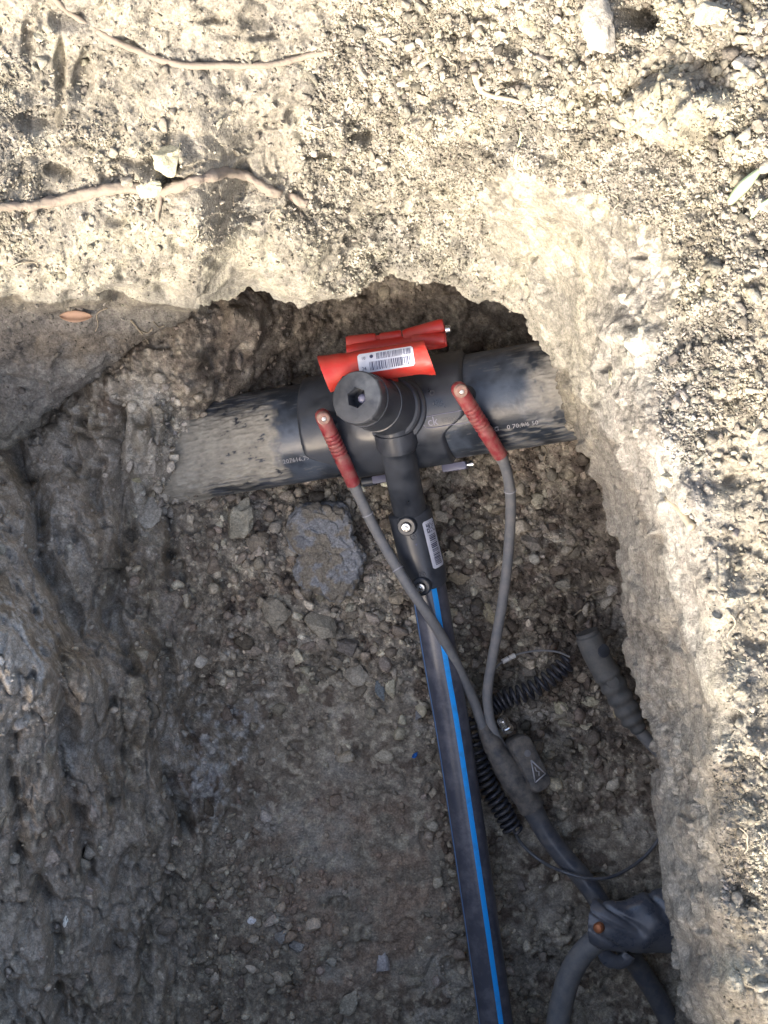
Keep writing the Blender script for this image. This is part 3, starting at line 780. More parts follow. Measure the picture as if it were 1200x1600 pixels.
lathe(mb, TB, TN, [(.0245, TL - .019), (.0270, TL - .018), (.0277, TL - .012), (.0277, TL - .004), (.0273, TL - .001), (.0264, TL), (.0262, TL + .0001), (.0112, TL + .0001), (.0108, TL - .001), (.0104, TL - .014), (.0098, TL - .015), (.0005, TL - .015)], 96, rfun=capr, cap=(False, True))
cap_o = mb.build('screw_cap', M_BLACK2, tee, 35)
mb = MB()
knob_o = TB + TN * (TL - .015)
cx_, cy_, cz_ = basis(TN)
lathe(mb, knob_o + Vector((.0025, 0, 0)), TN, [(.0052, 0), (.0052, .006), (.0042, .0085), (.0022, .010), (.0004, .0103)], 20)
mb.build('cutter_knob', M_GREY, cap_o)
# outlet spigot
OS = [U(616, 664, .184), U(623, 706, .170), U(631, 752, .144), U(642, 806, .107)]
mb = MB(); P = catmull(OS, 12)
def outr(s): return .0215 if s < .28 else .0190
tube(mb, P, outr, 40)
mb.build('outlet_spigot', M_BLACK, tee, 35)
mb = MB(); Pc = catmull([U(617, 672, .1815), U(621, 694, .1745)], 6); tube(mb, Pc, .0232, 40); mb.build('spigot_collar', M_BLACK, tee, 35)
# terminal shrouds for the two leads
C1a, C1b = U(504, 650, .192), U(553, 757, .150)
C2a, C2b = U(717, 608, .232), U(783, 713, .185)
for c, base_th in ((C1a, 0), (C2a, 0)):
    mb = MB(); d = c - OT; t = d.dot(E1); th = math.atan2(d.dot(E2), d.dot(E3)); nrm_ = (E3 * math.cos(th) + E2 * math.sin(th))
    p0 = pipe_pt(t, th, PR + .002); h = (c - p0).dot(nrm_) - .004
    lathe(mb, p0, nrm_, [(.0105, 0), (.0100, .002), (.0078, .004), (.0078, h)], 28)
    mb.build('terminal_shroud', M_BLACK, tee, 30)
# moulded lettering, small fusion indicator and lower clamp lugs
mb = MB()
def onsad(t, thd, dr=.0): return pipe_pt(t, R(thd), PR + .0069 + dr)
text_mesh(mb, 'max.', .0105, lambda x, y: onsad(x + .079, -14 + math.degrees(y / PR), .0005))
mb.build('moulded_text', M_BLACK2, tee, 0)
mb = MB()
text_mesh(mb, 'ck', .0125, lambda x, y: onsad(x + .060, -14 + math.degrees(y / PR), .0005))
for k in range(2):
    pth = [onsad(.052 + .046 * a, -14 + b, .0005) for a, b in ((0, -5), (-.06, 0), (0, 5), (.35, 6), (.75, 6), (1.0, 6), (1.05, 0), (1.0, -6), (.6, -6), (0.2, -6), (0, -5))]
tube(mb, catmull(pth, 5), .00045, 6)
mb.build('moulded_frame', M_GREY, tee, 0)
for (t, thd) in ((.064, 14), (.064, 3)):
    mb = MB(); n_ = (E3 * math.cos(R(thd)) + E2 * math.sin(R(thd)))
    lathe(mb, onsad(t, thd, -.0008), n_, [(.0032, 0), (.0030, .0012), (.0018, .0012), (.0016, .0002), (.0001, .0002)] if thd > 5 else [(.0012, 0), (.0010, .0012)], 18)
    mb.build('fusion_indicator', M_BLACK2, tee, 30)
for (px, py, z, w) in ((711, 729, .105, .028), (598, 748, .088, .022)):
    c = U(px, py, z); mb = MB(); rbox(mb, c, E1, E2, E3, w, .009, .014, .2)
    lug = mb.build('clamp_lug', M_GREY, tee)
    mb = MB(); lathe(mb, c + E1 * (w / 2 - .001), E1, [(.0028, 0), (.0028, .004), (.0045, .0045), (.0045, .009), (.0030, .0095)], 12)
    mb.build('bolt', M_STEEL, lug)
mb = MB(); c = U(577, 752, .085); lathe(mb, c, E1, [(.0055, -.008), (.0055, .008)], 16); mb.build('bolt', M_BLACK, tee)

# ------------------------------------------------------------------ red plastic part behind the tower
red = thing('red_plastic_clamp', 'bright red plastic clamp with a barcode sticker, leaning behind the black cap', 'clamp', U(590, 575, .19))
RA, RB = U(506, 582, .222), U(671, 556, .232)
rx = (RB - RA).normalized(); rz = (Vector((0, 0, 1)) - rx * rx.z).normalized(); ry = rz.cross(rx); RL = (RB - RA).length
def redp(s, th, r): return RA + rx * s + (rz * math.cos(th) + ry * math.sin(th)) * r
mb = MB(); V = []; Q = []; na, nb = 60, 40
def redr(u):
    r = .0172 + .0008 * math.exp(-(u / .06) ** 2) + .0006 * math.exp(-((1 - u) / .05) ** 2)
    return r - .0008 * math.exp(-((u - .27) / .05) ** 2)
for lay in (0, 1):
    for i in range(na + 1):
        u = i / na
        for j in range(nb + 1):
            th = R(-128 + 256 * j / nb)
            flare = .0035 * math.exp(-(u / .16) ** 2) * max(0, -math.sin(th)) ** 2 + .003 * math.exp(-((1 - u) / .08) ** 2) * max(0, -math.sin(th))
            s = u * RL + (-.004 * math.sin(th) * (1 if u > .9 else 0) * (u - .9) * 10) + .004 * (1 - u) * -math.sin(th)
            V.append(redp(s, th, redr(u) + flare - lay * .0022))
W_ = nb + 1; O2 = (na + 1) * W_
for i in range(na):
    for j in range(nb):
        k = i * W_ + j; Q.append((k, k + 1, k + W_ + 1, k + W_)); Q.append((O2 + k, O2 + k + W_, O2 + k + W_ + 1, O2 + k + 1))
for i in (0, na):
    for j in range(nb): k = i * W_ + j; Q.append((k, O2 + k, O2 + k + 1, k + 1))
for j in (0, nb):
    for i in range(na): k = i * W_ + j; Q.append((k, k + W_, O2 + k + W_, O2 + k))
mb.add(V, Q)
mb.build('clamp_tube', M_RED, red, 40)
mb = MB(); tube(mb, catmull([U(598, 566, .215), U(604, 588, .205), U(607, 606, .195)], 6), .0115, 24); mb.build('stem', M_RED, red)
# rear rails
RC, RD = U(542, 541, .185), U(697, 524, .198); qx = (RD - RC).normalized(); qz = (Vector((0, 0, 1)) - qx * qx.z).normalized(); qy = qz.cross(qx); QL = (RD - RC).length
mb = MB()
def rail(u0, u1, o0, o1, r0, r1, h0=0, h1=0):
    a, b = RC + qx * QL * u0 + qy * o0 + qz * h0, RC + qx * QL * u1 + qy * o1 + qz * h1
    P_ = [a.lerp(b, k / 12) for k in range(13)]
    tube(mb, P_, lambda s: (r0 + (r1 - r0) * s) * (.86 if s < .02 or s > .98 else 1), 20, flat=.8)
rail(0, 1.0, -.0060, -.004, .0092, .0092)
rail(.0, .30, .0045, .005, .0066, .0060)
rail(.34, .56, .005, .0055, .0052, .0056)
rail(.58, .99, .004, .0105, .0070, .0076, .001, .004)
rail(.66, .99, -.001, -.0045, .0066, .0070, .004, .005)
rbox(mb, RC + qx * QL * .32 + qy * .0 - qz * .002, qx, qy, qz, .006, .016, .008, .2)
mb.build('rear_rail', M_RED, red, 40)
mb = MB(); bo = RC + qx * (QL * .97) + qy * .006 + qz * .002
lathe(mb, bo, qx, [(.0022, 0), (.0022, .003), (.0042, .0035), (.0042, .008), (.0030, .009)], 12); mb.build('bolt', M_STEEL, red, 30)
# sticker with barcode
def stick(mb, fn, L_, H, seed, cols=44, two=True):
    "fn(x, y, lift) x in 0..L_, y in 0..H; white rounded sheet, bars in ink"
    patch(mb, lambda a, b: fn(a, b, 0.0004), 0, L_, 0, H, 30, 10, (.0022, .0022), 0)
    g = random.Random(seed); x = L_ * .20
    while x < L_ * .93:
        w = L_ * g.choice([.008, .008, .013, .02]); 
        patch(mb, lambda a, b: fn(a, b, .0007), x, x + w, H * .10, H * .50, 1, 5, 0, 1)
        x += w + L_ * g.choice([.008, .011, .016])
    x = L_ * .34
    while x < L_ * .95:
        w = L_ * g.choice([.007, .007, .012])
        patch(mb, lambda a, b: fn(a, b, .0007), x, x + w, H * .58, H * .90, 1, 4, 0, 1)
        x += w + L_ * g.choice([.010, .012, .02])
def fn_red(x, y, l):
    s = RL * .345 + x; th = R(40) - (.0205 - y) / .0165 
    return redp(s, th, redr(s / RL) + l)
mb = MB(); stick(mb, fn_red, .058, .0205, 3)
V = [fn_red(.0145 + .0019 * math.cos(a), .0155 + .0019 * math.sin(a), .0008) for a in np.linspace(0, 2 * math.pi, 14)[:-1]]; mb.add(V, [tuple(range(13))], 1)
for (x, y, t) in ((.006, .0145, '10'), (.0055, .0045, '24')): text_mesh(mb, t, .0045, lambda a, b: fn_red(a + x, b + y, .0008), 1)
mb.build('barcode_sticker', [M_LABEL, M_INK], red, 0)

# ------------------------------------------------------------------ service pipe and its coupler
SP = [U(661, 880, .090), U(670, 920, .085), U(690, 1040, .072), U(709, 1150, .058), U(742, 1370, .048), U(775, 1600, .046), U(800, 1780, .075), U(826, 1960, .12), U(850, 2150, .18)]
SPc = catmull(SP, 26); SR = .0205
serv = thing('service_pipe', 'slim black pipe with a bright blue stripe running to the bottom edge', 'pipe', SP[1])
mb = MB(); tube(mb, SPc, SR, 48); mb.build('pipe_body', M_SERV, serv)
FS = frames(SPc)
for (dth, half, m, lab) in ((15, 8.5, M_BLUE, None), (-68, 4, M_BLUE2, 'thin pale blue stripe along the left edge')):
    V = []; Q = []
    for (p, t, a, b) in FS:
        for e in (-1, -.33, .33, 1):
            th = R(-dth - (0) + e * half) if False else R(dth + e * half)
            side = t.cross(a)      # image-left is +b for a pipe running downwards
            V.append(p + (a * math.cos(th) + b * math.sin(th) * SIDE) * (SR + .0003) if False else p + (a * math.cos(th) - b * math.sin(th)) * (SR + .0003))
    for i in range(len(FS) - 1):
        for j in range(3): k = i * 4 + j; Q.append((k, k + 1, k + 5, k + 4))
    mb = MB(); mb.add(V, Q); o = mb.build('stripe', m, serv, 0)
    if lab: o['label'] = lab

CA, CB_ = U(639, 797, .107), U(668, 914, .088)
coup = thing('pipe_coupler', 'black electrofusion coupler with two silver terminals and a long sticker', 'pipe fitting', CA)
kx = (CB_ - CA).normalized(); kz = (Vector((0, 0, 1)) - kx * kx.z).normalized(); ky = kx.cross(kz); KL = (CB_ - CA).length
if ky.x < 0: ky = -ky
CR = .0248
def cp(s, th, r): return CA + kx * s + (kz * math.cos(th) + ky * math.sin(th)) * r
mb = MB(); lathe(mb, CA, kx, [(.0195, -.001), (.0225, 0), (.0245, .002), (CR, .005), (CR, KL * .3), (CR + .0003, KL * .5), (CR, KL - .012), (.0240, KL - .008), (.0232, KL - .006), (.0232, KL - .001), (.0225, KL), (.0205, KL)], 64)
mb.build('coupler_body', M_BLACK, coup, 30)
for (s, th) in ((.012, -16), (KL - .007, -17)):
    n_ = kz * math.cos(R(th)) + ky * math.sin(R(th)); o_ = cp(s, R(th), CR - .004)
    mb = MB(); lathe(mb, o_, n_, [(.0115, 0), (.0115, .003), (.0105, .007), (.0095, .0078), (.0062, .0078), (.0060, .005)], 36); sh = mb.build('terminal_boss', M_BLACK, coup, 30)
    mb = MB(); lathe(mb, o_ + n_ * .004, n_, [(.0052, 0), (.0052, .0062), (.0046, .0072), (.0034, .0074), (.0030, .0062), (.0022, .0062), (.0020, .0080), (.0012, .0086), (.0002, .0087)], 28); mb.build('terminal_pin', M_STEEL, sh, 30)
for (s, th) in ((.0255, -7), (KL - .0195, -8)):
    n_ = kz * math.cos(R(th)) + ky * math.sin(R(th)); mb = MB()
    lathe(mb, cp(s, R(th), CR - .0005), n_, [(.0040, 0), (.0038, .0012), (.0030, .0013), (.0028, .0002), (.0016, .0002), (.0014, .0012), (.0002, .0013)], 22)
    mb.build('fusion_indicator', M_BLACK2, coup, 30)
mb = MB(); V = [cp(.034 + a, R(-4) + b / CR, CR + .0006) for a, b in ((0, -.0015), (.0028, 0), (0, .0015))]; mb.add(V, [(0, 1, 2)]); mb.build('arrow_mark', M_INK, coup, 0)
def fn_c(x, y, l): return cp(.0125 + x, R(24) + (.0150 - y) / CR * 1.0, CR + l)
mb = MB(); LS = .056
patch(mb, lambda a, b: fn_c(a, b, .0004), 0, LS, -.0045, .0150, 30, 12, (.0022, .0022), 0)
g = random.Random(9); x = .017
while x < LS - .003:
    w = g.choice([.0006, .0009, .0013]); b0 = g.choice([.001, .002, .001]); patch(mb, lambda a, b: fn_c(a, b, .0007), x, x + w, -.0015 + b0, .0105, 1, 6, 0, 1); x += w + g.choice([.0006, .0009, .0014])
for i in range(6):
    for j in range(9):
        if g.random() < .55: patch(mb, lambda a, b: fn_c(a, b, .0007), .0035 + i * .0018, .0051 + i * .0018, -.002 + j * .0015, -.0007 + j * .0015, 1, 1, 0, 1)
mb.build('barcode_sticker', [M_LABEL, M_INK], coup, 0)

# ------------------------------------------------------------------ welding leads
lead = thing('welding_lead', 'thick forked cable whose two branches end in dusty red connectors', 'cable', U(800, 1190, .03))
def conn(a, b, lab):
    ax = (b - a); L_ = ax.length; ax.normalize(); r = .0082
    prof = [(.0004, -.0075), (.0040, -.0070), (.0066, -.0050), (.0080, -.0020), (.0084, .002), (.0084, L_ * .20)]
    for k in range(7):
        h = L_ * (.22 + k * .052); prof += [(.0084, h), (.0087, h + L_ * .012), (.0086, h + L_ * .024), (.0071, h + L_ * .030), (.0070, h + L_ * .040)]
    prof += [(.0082, L_ * .60), (.0086, L_ * .62), (.0084, L_ * .70), (.0080, L_ * .85), (.0079, L_ * .99), (.0072, L_), (.0050, L_)]
    mb = MB(); lathe(mb, a, ax, prof, 32); c = mb.build('red_connector', M_REDC, lead, 35, lab)
    x, y, z = basis(ax)
    mb = MB(); lathe(mb, a + x * .0045, x, [(.0072, -.001), (.0070, .0036), (.0058, .0048), (.0030, .0050), (.0026, .0040), (.0002, .0040)], 24); d = mb.build('worn_tip', M_BEIGE, c, 30)
    mb = MB(); lathe(mb, a + x * .0085, x, [(.0024, 0), (.0024, .0012), (.0014, .0018), (.0003, .0018)], 12); mb.build('screw', M_PALE, d, 30)
    return c
conn(C1a, C1b, 'dusty red connector on the left branch')
conn(C2a, C2b, 'dusty red connector on the right branch')
L1 = [C1b - (C1b - C1a).normalized() * .01, C1b, U(568, 790, .140), U(585, 825, .132), U(609, 868, .128), U(642, 922, .130), U(672, 965, .118), U(702, 1015, .092), U(725, 1062, .070), U(742, 1100, .055), U(757, 1142, .046), U(778, 1182, .042), U(800, 1210, .04)]
L2 = [C2b - (C2b - C2a).normalized() * .01, C2b, U(793, 742, .170), U(798, 785, .150), U(796, 840, .125), U(790, 905, .105), U(781, 965, .088), U(770, 1025, .072), U(762, 1075, .058), U(763, 1110, .050), U(772, 1145, .046), U(795, 1185, .04)]
for LL in (L1, L2):
    mb = MB(); tube(mb, catmull(LL, 10), lambda s: .0060 if s > .12 else .0066, 20, wob=.0003, wscale=90); c = mb.build('branch_cable', M_CABLE, lead)
    CC = catmull(LL, 10)
    for i in ((24, 44) if LL is L1 else (26,)):
        mb = MB(); tube(mb, [CC[i] - (CC[i + 1] - CC[i]).normalized() * .0007, CC[i] + (CC[i + 1] - CC[i]).normalized() * .0007], .0068, 20); mb.build('tape_ring', M_PRINT, c)
J = [U(752, 1128, .045), U(768, 1160, .045), U(785, 1190, .045), U(803, 1218, .045), U(822, 1246, .042), U(832, 1262, .040)]
mb = MB(); tube(mb, catmull(J, 8), lambda s: .0075 + .0085 * math.sin(min(1, s * 1.25) * math.pi * .62), 28, wob=.0016, wscale=110, wseed=4); jb = mb.build('junction_sleeve', M_MUDBLK, lead)
jx = (U(845, 1240, .05) - U(800, 1150, .05)).normalized(); jz = Vector((.25, .1, 1)).normalized(); jz = (jz - jx * jz.dot(jx)).normalized(); jy = jz.cross(jx)
jc = U(825, 1192, .046)
mb = MB(); rbox(mb, jc, jx, jy, jz, .070, .028, .026, .35); blk = mb.build('junction_box', M_MUDBLK, lead, 40)
tri = [jc + jx * a + jy * b + jz * .0137 for a, b in ((-.004, .001), (.021, -.0065), (.018, .0095), (-.004, .001))]
mb = MB()
for a, b in zip(tri[:-1], tri[1:]): tube(mb, [a, b], .0009, 8)
ct_ = [jc + jx * a + jy * b + jz * .0137 for a, b in ((.005, .0015), (.010, .0008), (.012, .0035), (.0165, .001))]
tube(mb, ct_, .0007, 8); mb.build('warning_triangle', M_PRINT, blk, 0)
mb = MB(); lathe(mb, jc + jx * -.013 + jy * .001 + jz * .0125, jz, [(.0042, 0), (.0040, .0012), (.0002, .0016)], 18); mb.build('button', M_CABLE, blk, 30)
mb = MB(); a = U(783, 1122, .058); d = (U(800, 1150, .045) - a).normalized()
lathe(mb, a, d, [(.0030, 0), (.0058, .001), (.0066, .003), (.0066, .010), (.0058, .011), (.0058, .013), (.0070, .014), (.0070, .020), (.0050, .022)], 24); mb.build('metal_gland', M_STEEL, lead, 30)
ML = [U(822, 1246, .040), U(838, 1275, .036), U(856, 1306, .034), U(884, 1342, .034), U(915, 1378, .036), U(940, 1415, .040), U(965, 1462, .044), U(998, 1512, .036), U(1028, 1560, .034), U(1052, 1612, .034), U(1068, 1680, .034), U(1075, 1760, .05)]
mb = MB(); tube(mb, catmull(ML, 10), lambda s: .0148 - .0028 * min(1, s * 9) + .002 * max(0, s - .6), 28, wob=.0004, wscale=50); mb.build('main_cable', M_CABLED, lead)

# ------------------------------------------------------------------ coiled cord
coil = thing('coiled_cord', 'thin black coiled cord curling behind the forked cable', 'cord', U(860, 1060, .02))
def helix(pts, r, wire, turns, name):
    P = catmull(pts, 30); F = frames(P); n = turns * 14; Q = []
    for i in range(n + 1):
        u = i / n * (len(F) - 1); k = min(int(u), len(F) - 2); f = u - k
        p = F[k][0].lerp(F[k + 1][0], f); a = F[k][2]; b = F[k][3]; th = 2 * math.pi * i / 14
        Q.append(p + (a * math.cos(th) + b * math.sin(th)) * r)
    mb = MB(); tube(mb, Q, wire, 8); return mb.build(name, M_COIL, coil, 0)
helix([U(889, 1032, .032), U(862, 1058, .030), U(825, 1080, .028), U(790, 1092, .026), U(768, 1104, .025)], .0100, .0022, 14, 'coil')
helix([U(735, 1120, .028), U(745, 1180, .028), U(760, 1222, .026), U(783, 1262, .024), U(803, 1300, .022)], .0108, .0022, 18, 'coil')
mb = MB(); tube(mb, catmull([U(768, 1052, .060), U(780, 1038, .055), U(800, 1025, .050), U(835, 1017, .045), U(868, 1018, .042), U(890, 1026, .040)], 10), .0013, 10); w = mb.build('thin_wire', M_CABLE, coil)
for (a, b) in (((785, 1034), (794, 1029)), ((796, 1028), (804, 1024))):
    mb = MB(); tube(mb, [U(*a, .053), U(*b, .051)], .0031, 14); mb.build('crimp', M_PALE, w)
mb = MB(); tube(mb, catmull([U(800, 1292, .026), U(815, 1318, .018), U(845, 1345, .022), U(880, 1362, .050), U(918, 1372, .056), U(955, 1370, .050), U(990, 1352, .036), U(1015, 1330, .030), U(1040, 1295, .030), U(1065, 1255, .04)], 10), .0021, 10); mb.build('thin_wire', M_CABLED, coil)

# ------------------------------------------------------------------ dark hand plug at the right rim
plug = thing('cable_plug', 'dark ribbed rubber plug lying by the right rim of the pit', 'plug', U(940, 1040, .04))
PP = catmull([U(917, 987, .062), U(928, 1015, .060), U(942, 1042, .058), U(957, 1068, .056), U(972, 1095, .054), U(986, 1120, .052), U(1000, 1142, .050)], 12)
def plr(s):
    if s < .03: return .0135
    r = .0155 if s < .36 else .0158 - .004 * (s - .36)
    if s > .38: r += .0012 * math.sin((s - .38) * 55)
    return r * (1 if s < .85 else 1 - (s - .85) * 2.6)
mb = MB(); tube(mb, PP, plr, 32); pbody = mb.build('plug_body', M_PLUG, plug, 30)
px_ = (PP[20] - PP[0]).normalized(); mb = MB(); side = px_.cross(Vector((0, 0, 1)))
if side.x < 0: side = -side
lathe(mb, PP[14] + side * .008 + Vector((0, 0, .0115)), (Vector((0, 0, 1)) + side * .5), [(.0085, 0), (.0080, .0018), (.0060, .0026), (.0002, .0024)], 24); mb.build('thumb_pad', M_BLACK, pbody, 30)
mb = MB(); lathe(mb, PP[34] + Vector((0, 0, .0135)), Vector((0, 0, 1)), [(.0075, 0), (.0068, .0018), (.0002, .0024)], 24); mb.build('button', M_PLUG, pbody, 30)
mb = MB(); tube(mb, catmull([PP[-3], U(1006, 1150, .048), U(1030, 1175, .045), U(1075, 1220, .05)], 8), .0075, 16); mb.build('cord_end', M_CABLE, plug)

# ------------------------------------------------------------------ crumpled sleeve and the grey hose at the bottom
slv = thing('plastic_sleeve', 'crumpled black plastic sleeve wrapped over the cable under the right rim', 'sleeve', U(980, 1440, .06))
ns_, nk = 60, 72; V = []; Q = []
sx = [U(926, 1436, .075), U(950, 1440, .082), U(985, 1443, .082), U(1020, 1440, .078), U(1060, 1436, .074), U(1100, 1434, .07)]
SPt = catmull(sx, 12); FR = frames(SPt); ns_ = len(FR)
for i, (p, t, a, b) in enumerate(FR):
    u = i / (ns_ - 1)
    for k in range(nk):
        th = 2 * math.pi * k / nk
        ry_ = (.026 + .011 * u) * (1 + .14 * math.exp(-((u - .12) / .1) ** 2) * max(0, math.sin(th) * (1 if b.y < 0 else -1)))
        V.append(p + a * math.cos(th) * .020 + b * math.sin(th) * ry_)
A = np.array([v[:] for v in V]); C = np.repeat(np.array([f[0][:] for f in FR]), nk, 0)
fold = fbm(A, 22, 2, 500) * .007 - np.clip(.22 - np.abs(vnoise((A @ np.array([[.85, .5, 0], [-.5, .85, 0], [0, 0, 1]])) * np.array([.35, 1.6, .6]), 38, 510)), 0, 1) * .020
dd = A - C; dd /= np.linalg.norm(dd, axis=1, keepdims=True); A = A + dd * fold[:, None]
Qs_ = []
for i in range(ns_ - 1):
    for k in range(nk): k2 = (k + 1) % nk; Qs_.append((i * nk + k, i * nk + k2, (i + 1) * nk + k2, (i + 1) * nk + k))
mb = MB(); mb.add(A, Qs_); s1 = mb.build('sleeve_body', M_SLEEVE, slv, 0)
md = s1.modifiers.new('thick', 'SOLIDIFY'); md.thickness = .0015; md.offset = -1
mb = MB(); tube(mb, catmull([U(1008, 1487, .080), U(1020, 1488, .080), U(1035, 1485, .080), U(1048, 1481, .078)], 6), .0011, 8); mb.build('pale_edge', M_PALE, slv)
mb = MB(); tube(mb, catmull([U(938, 1478, .072), U(945, 1492, .070), U(960, 1502, .068), U(975, 1500, .067), U(983, 1490, .068)], 8), .0085, 18, flat=.6, wob=.002, wscale=70); mb.build('sleeve_lip', M_SLEEVE, slv)
mb = MB(); c = U(935, 1450, .104); n_ = Vector((-.7, 0, 1)).normalized(); lathe(mb, c, n_, [(.0062, -.004), (.0062, .001), (.0045, .003), (.0002, .0036)], 20); mb.build('rivet', M_COPPER, slv, 30)
hose = tag(tube(MB(), catmull([U(958, 1462, .075), U(935, 1468, .070), U(912, 1488, .062), U(893, 1518, .054), U(879, 1560, .048), U(870, 1610, .046), U(862, 1680, .05), U(855, 1780, .07), U(850, 1900, .12)], 12), .0138, 28, wob=.0004, wscale=60).build('grey_hose', M_CABLE),
           'dusty grey hose curving up from the bottom edge into the black sleeve', 'hose')

# ------------------------------------------------------------------ single stones
SV, SF = stone_variants(4, 14, .45, 900)
def stone(px, py, wx, wy, h, rot, col, label, k, on='floor', name='stone', dz=0, cat='stone', lump=.06, group=None):
    b = onfloor(px, py) if on == 'floor' else onbank(px, py)
    sc = (CAM_H - b.z) / FOC
    v = SV[k % 14].copy(); v = v / np.abs(v).max(0)
    hx, hy, hz = wx * sc / 2, wy * sc / 2, h * sc / 2
    v = v * np.array([hx, hy, hz]) ; v = v * (1 + lump * fbm(v, 1.5 / max(hx, hy), 3, 40 + k)[:, None]) 
    v = v + (fbm(v + 3.1 * k, 200, 3, 70 + k) * .0014)[:, None] * (v / (np.linalg.norm(v, axis=1, keepdims=True) + 1e-6))
    a = R(rot); v = v @ np.array([[math.cos(a), math.sin(a), 0], [-math.sin(a), math.cos(a), 0], [0, 0, 1]])
    ctr = np.array(b[:]) + np.array([0, 0, hz * .45 + dz])
    wv = v + ctr
    c1 = fbm(wv, 120, 3, 60 + k); c2 = fbm(wv, 40, 2, 61 + k)
    cols = np.array(col)[None] * (.72 if on == 'bank' else 1.15) * (1 + .22 * c1 + .15 * c2)[:, None]
    if label.startswith('large blue'): cols = mix(cols, (.26, .225, .165), .85 * sstep(.05, .35, c2 + .6 * c1 + .1))
    o = mesh_np(name, v, SF, M_CRUMB, smooth=True, cols=np.clip(cols, .02, .9), tris=True)
    o.data.set_sharp_from_angle(angle=R(30))
    o.location = ctr
    return tag(o, label, cat, group)
def slab(poly, h, col, dirtcol, label, seed):
    poly = np.array(poly, float); c = poly.mean(0); d = poly - c; ang = np.arctan2(d[:, 1], d[:, 0]); rad = np.hypot(d[:, 0], d[:, 1]); o_ = np.argsort(ang); ang, rad = ang[o_], rad[o_]
    b = onfloor(*c); sc = (CAM_H - b.z) / FOC; nr, na_ = 60, 200; V = []
    for i in range(nr + 1):
        u = i / nr
        for k in range(na_):
            th = -math.pi + 2 * math.pi * k / na_; r = np.interp(th, ang, rad, period=2 * math.pi)
            rho = min(1, u * 1.25) * (1 - max(0, u - .8) * .4); hh = (1 - max(0, min(1, u * 1.25) - .86) / .14 * .25) if u < .8 else .75 - (u - .8) * 8.5
            V.append((b.x + r * rho * math.cos(th) * sc, b.y - r * rho * math.sin(th) * sc, b.z - .004 + h * hh))
    V = np.array(V); ctr = np.array([b.x, b.y, b.z]); out_ = V - ctr; out_ /= np.linalg.norm(out_, axis=1, keepdims=True) + 1e-9
    f1, f2, ci = worley(V + fbm(V, 60, 2, seed)[:, None] * .006, 62, seed + 1)
    V = V + out_ * (np.array([1, 1, .8])[None]) * (fbm(V, 30, 3, seed) * .006 + np.minimum(2 * (f2 - f1), .4 + ci * .4)[:, None].repeat(1, 1)[:, 0] * .006 + fbm(V, 170, 3, seed + 4) * .0028 - .003)[:, None]
    i0_ = np.arange((nr + 1) * na_).reshape(nr + 1, na_); i1_ = np.roll(i0_, -1, 1)
    Q_ = np.stack([i0_[:-1], i1_[:-1], i1_[1:], i0_[1:]], 2).reshape(-1, 4)[:, ::-1]
    c1 = fbm(V, 55, 3, seed + 6); c2 = fbm(V, 160, 3, seed + 7)
    cc = np.array(col)[None] * (1 + .25 * c2 + .3 * (ci - .5))[:, None]; cc = mix(cc, dirtcol, .9 * sstep(-.02, .22, c1 + .5 * c2))
    return tag(mesh_np('stone', V, Q_, M_SOIL, smooth=True, cols=np.clip(cc, .02, .9)), label, 'stone')
slab([(452, 812), (470, 790), (505, 783), (540, 783), (552, 808), (553, 835), (570, 862), (567, 900), (552, 925), (527, 943), (500, 925), (470, 918), (455, 895), (466, 868), (449, 850)], .034, (.245, .25, .26), (.235, .205, .16), 'large blue-grey slab of rock left of the coupler', 950)
TAN, GRY, BRN, PAL, DRK = (.36, .32, .235), (.26, .25, .235), (.22, .19, .15), (.42, .385, .29), (.15, .135, .12)
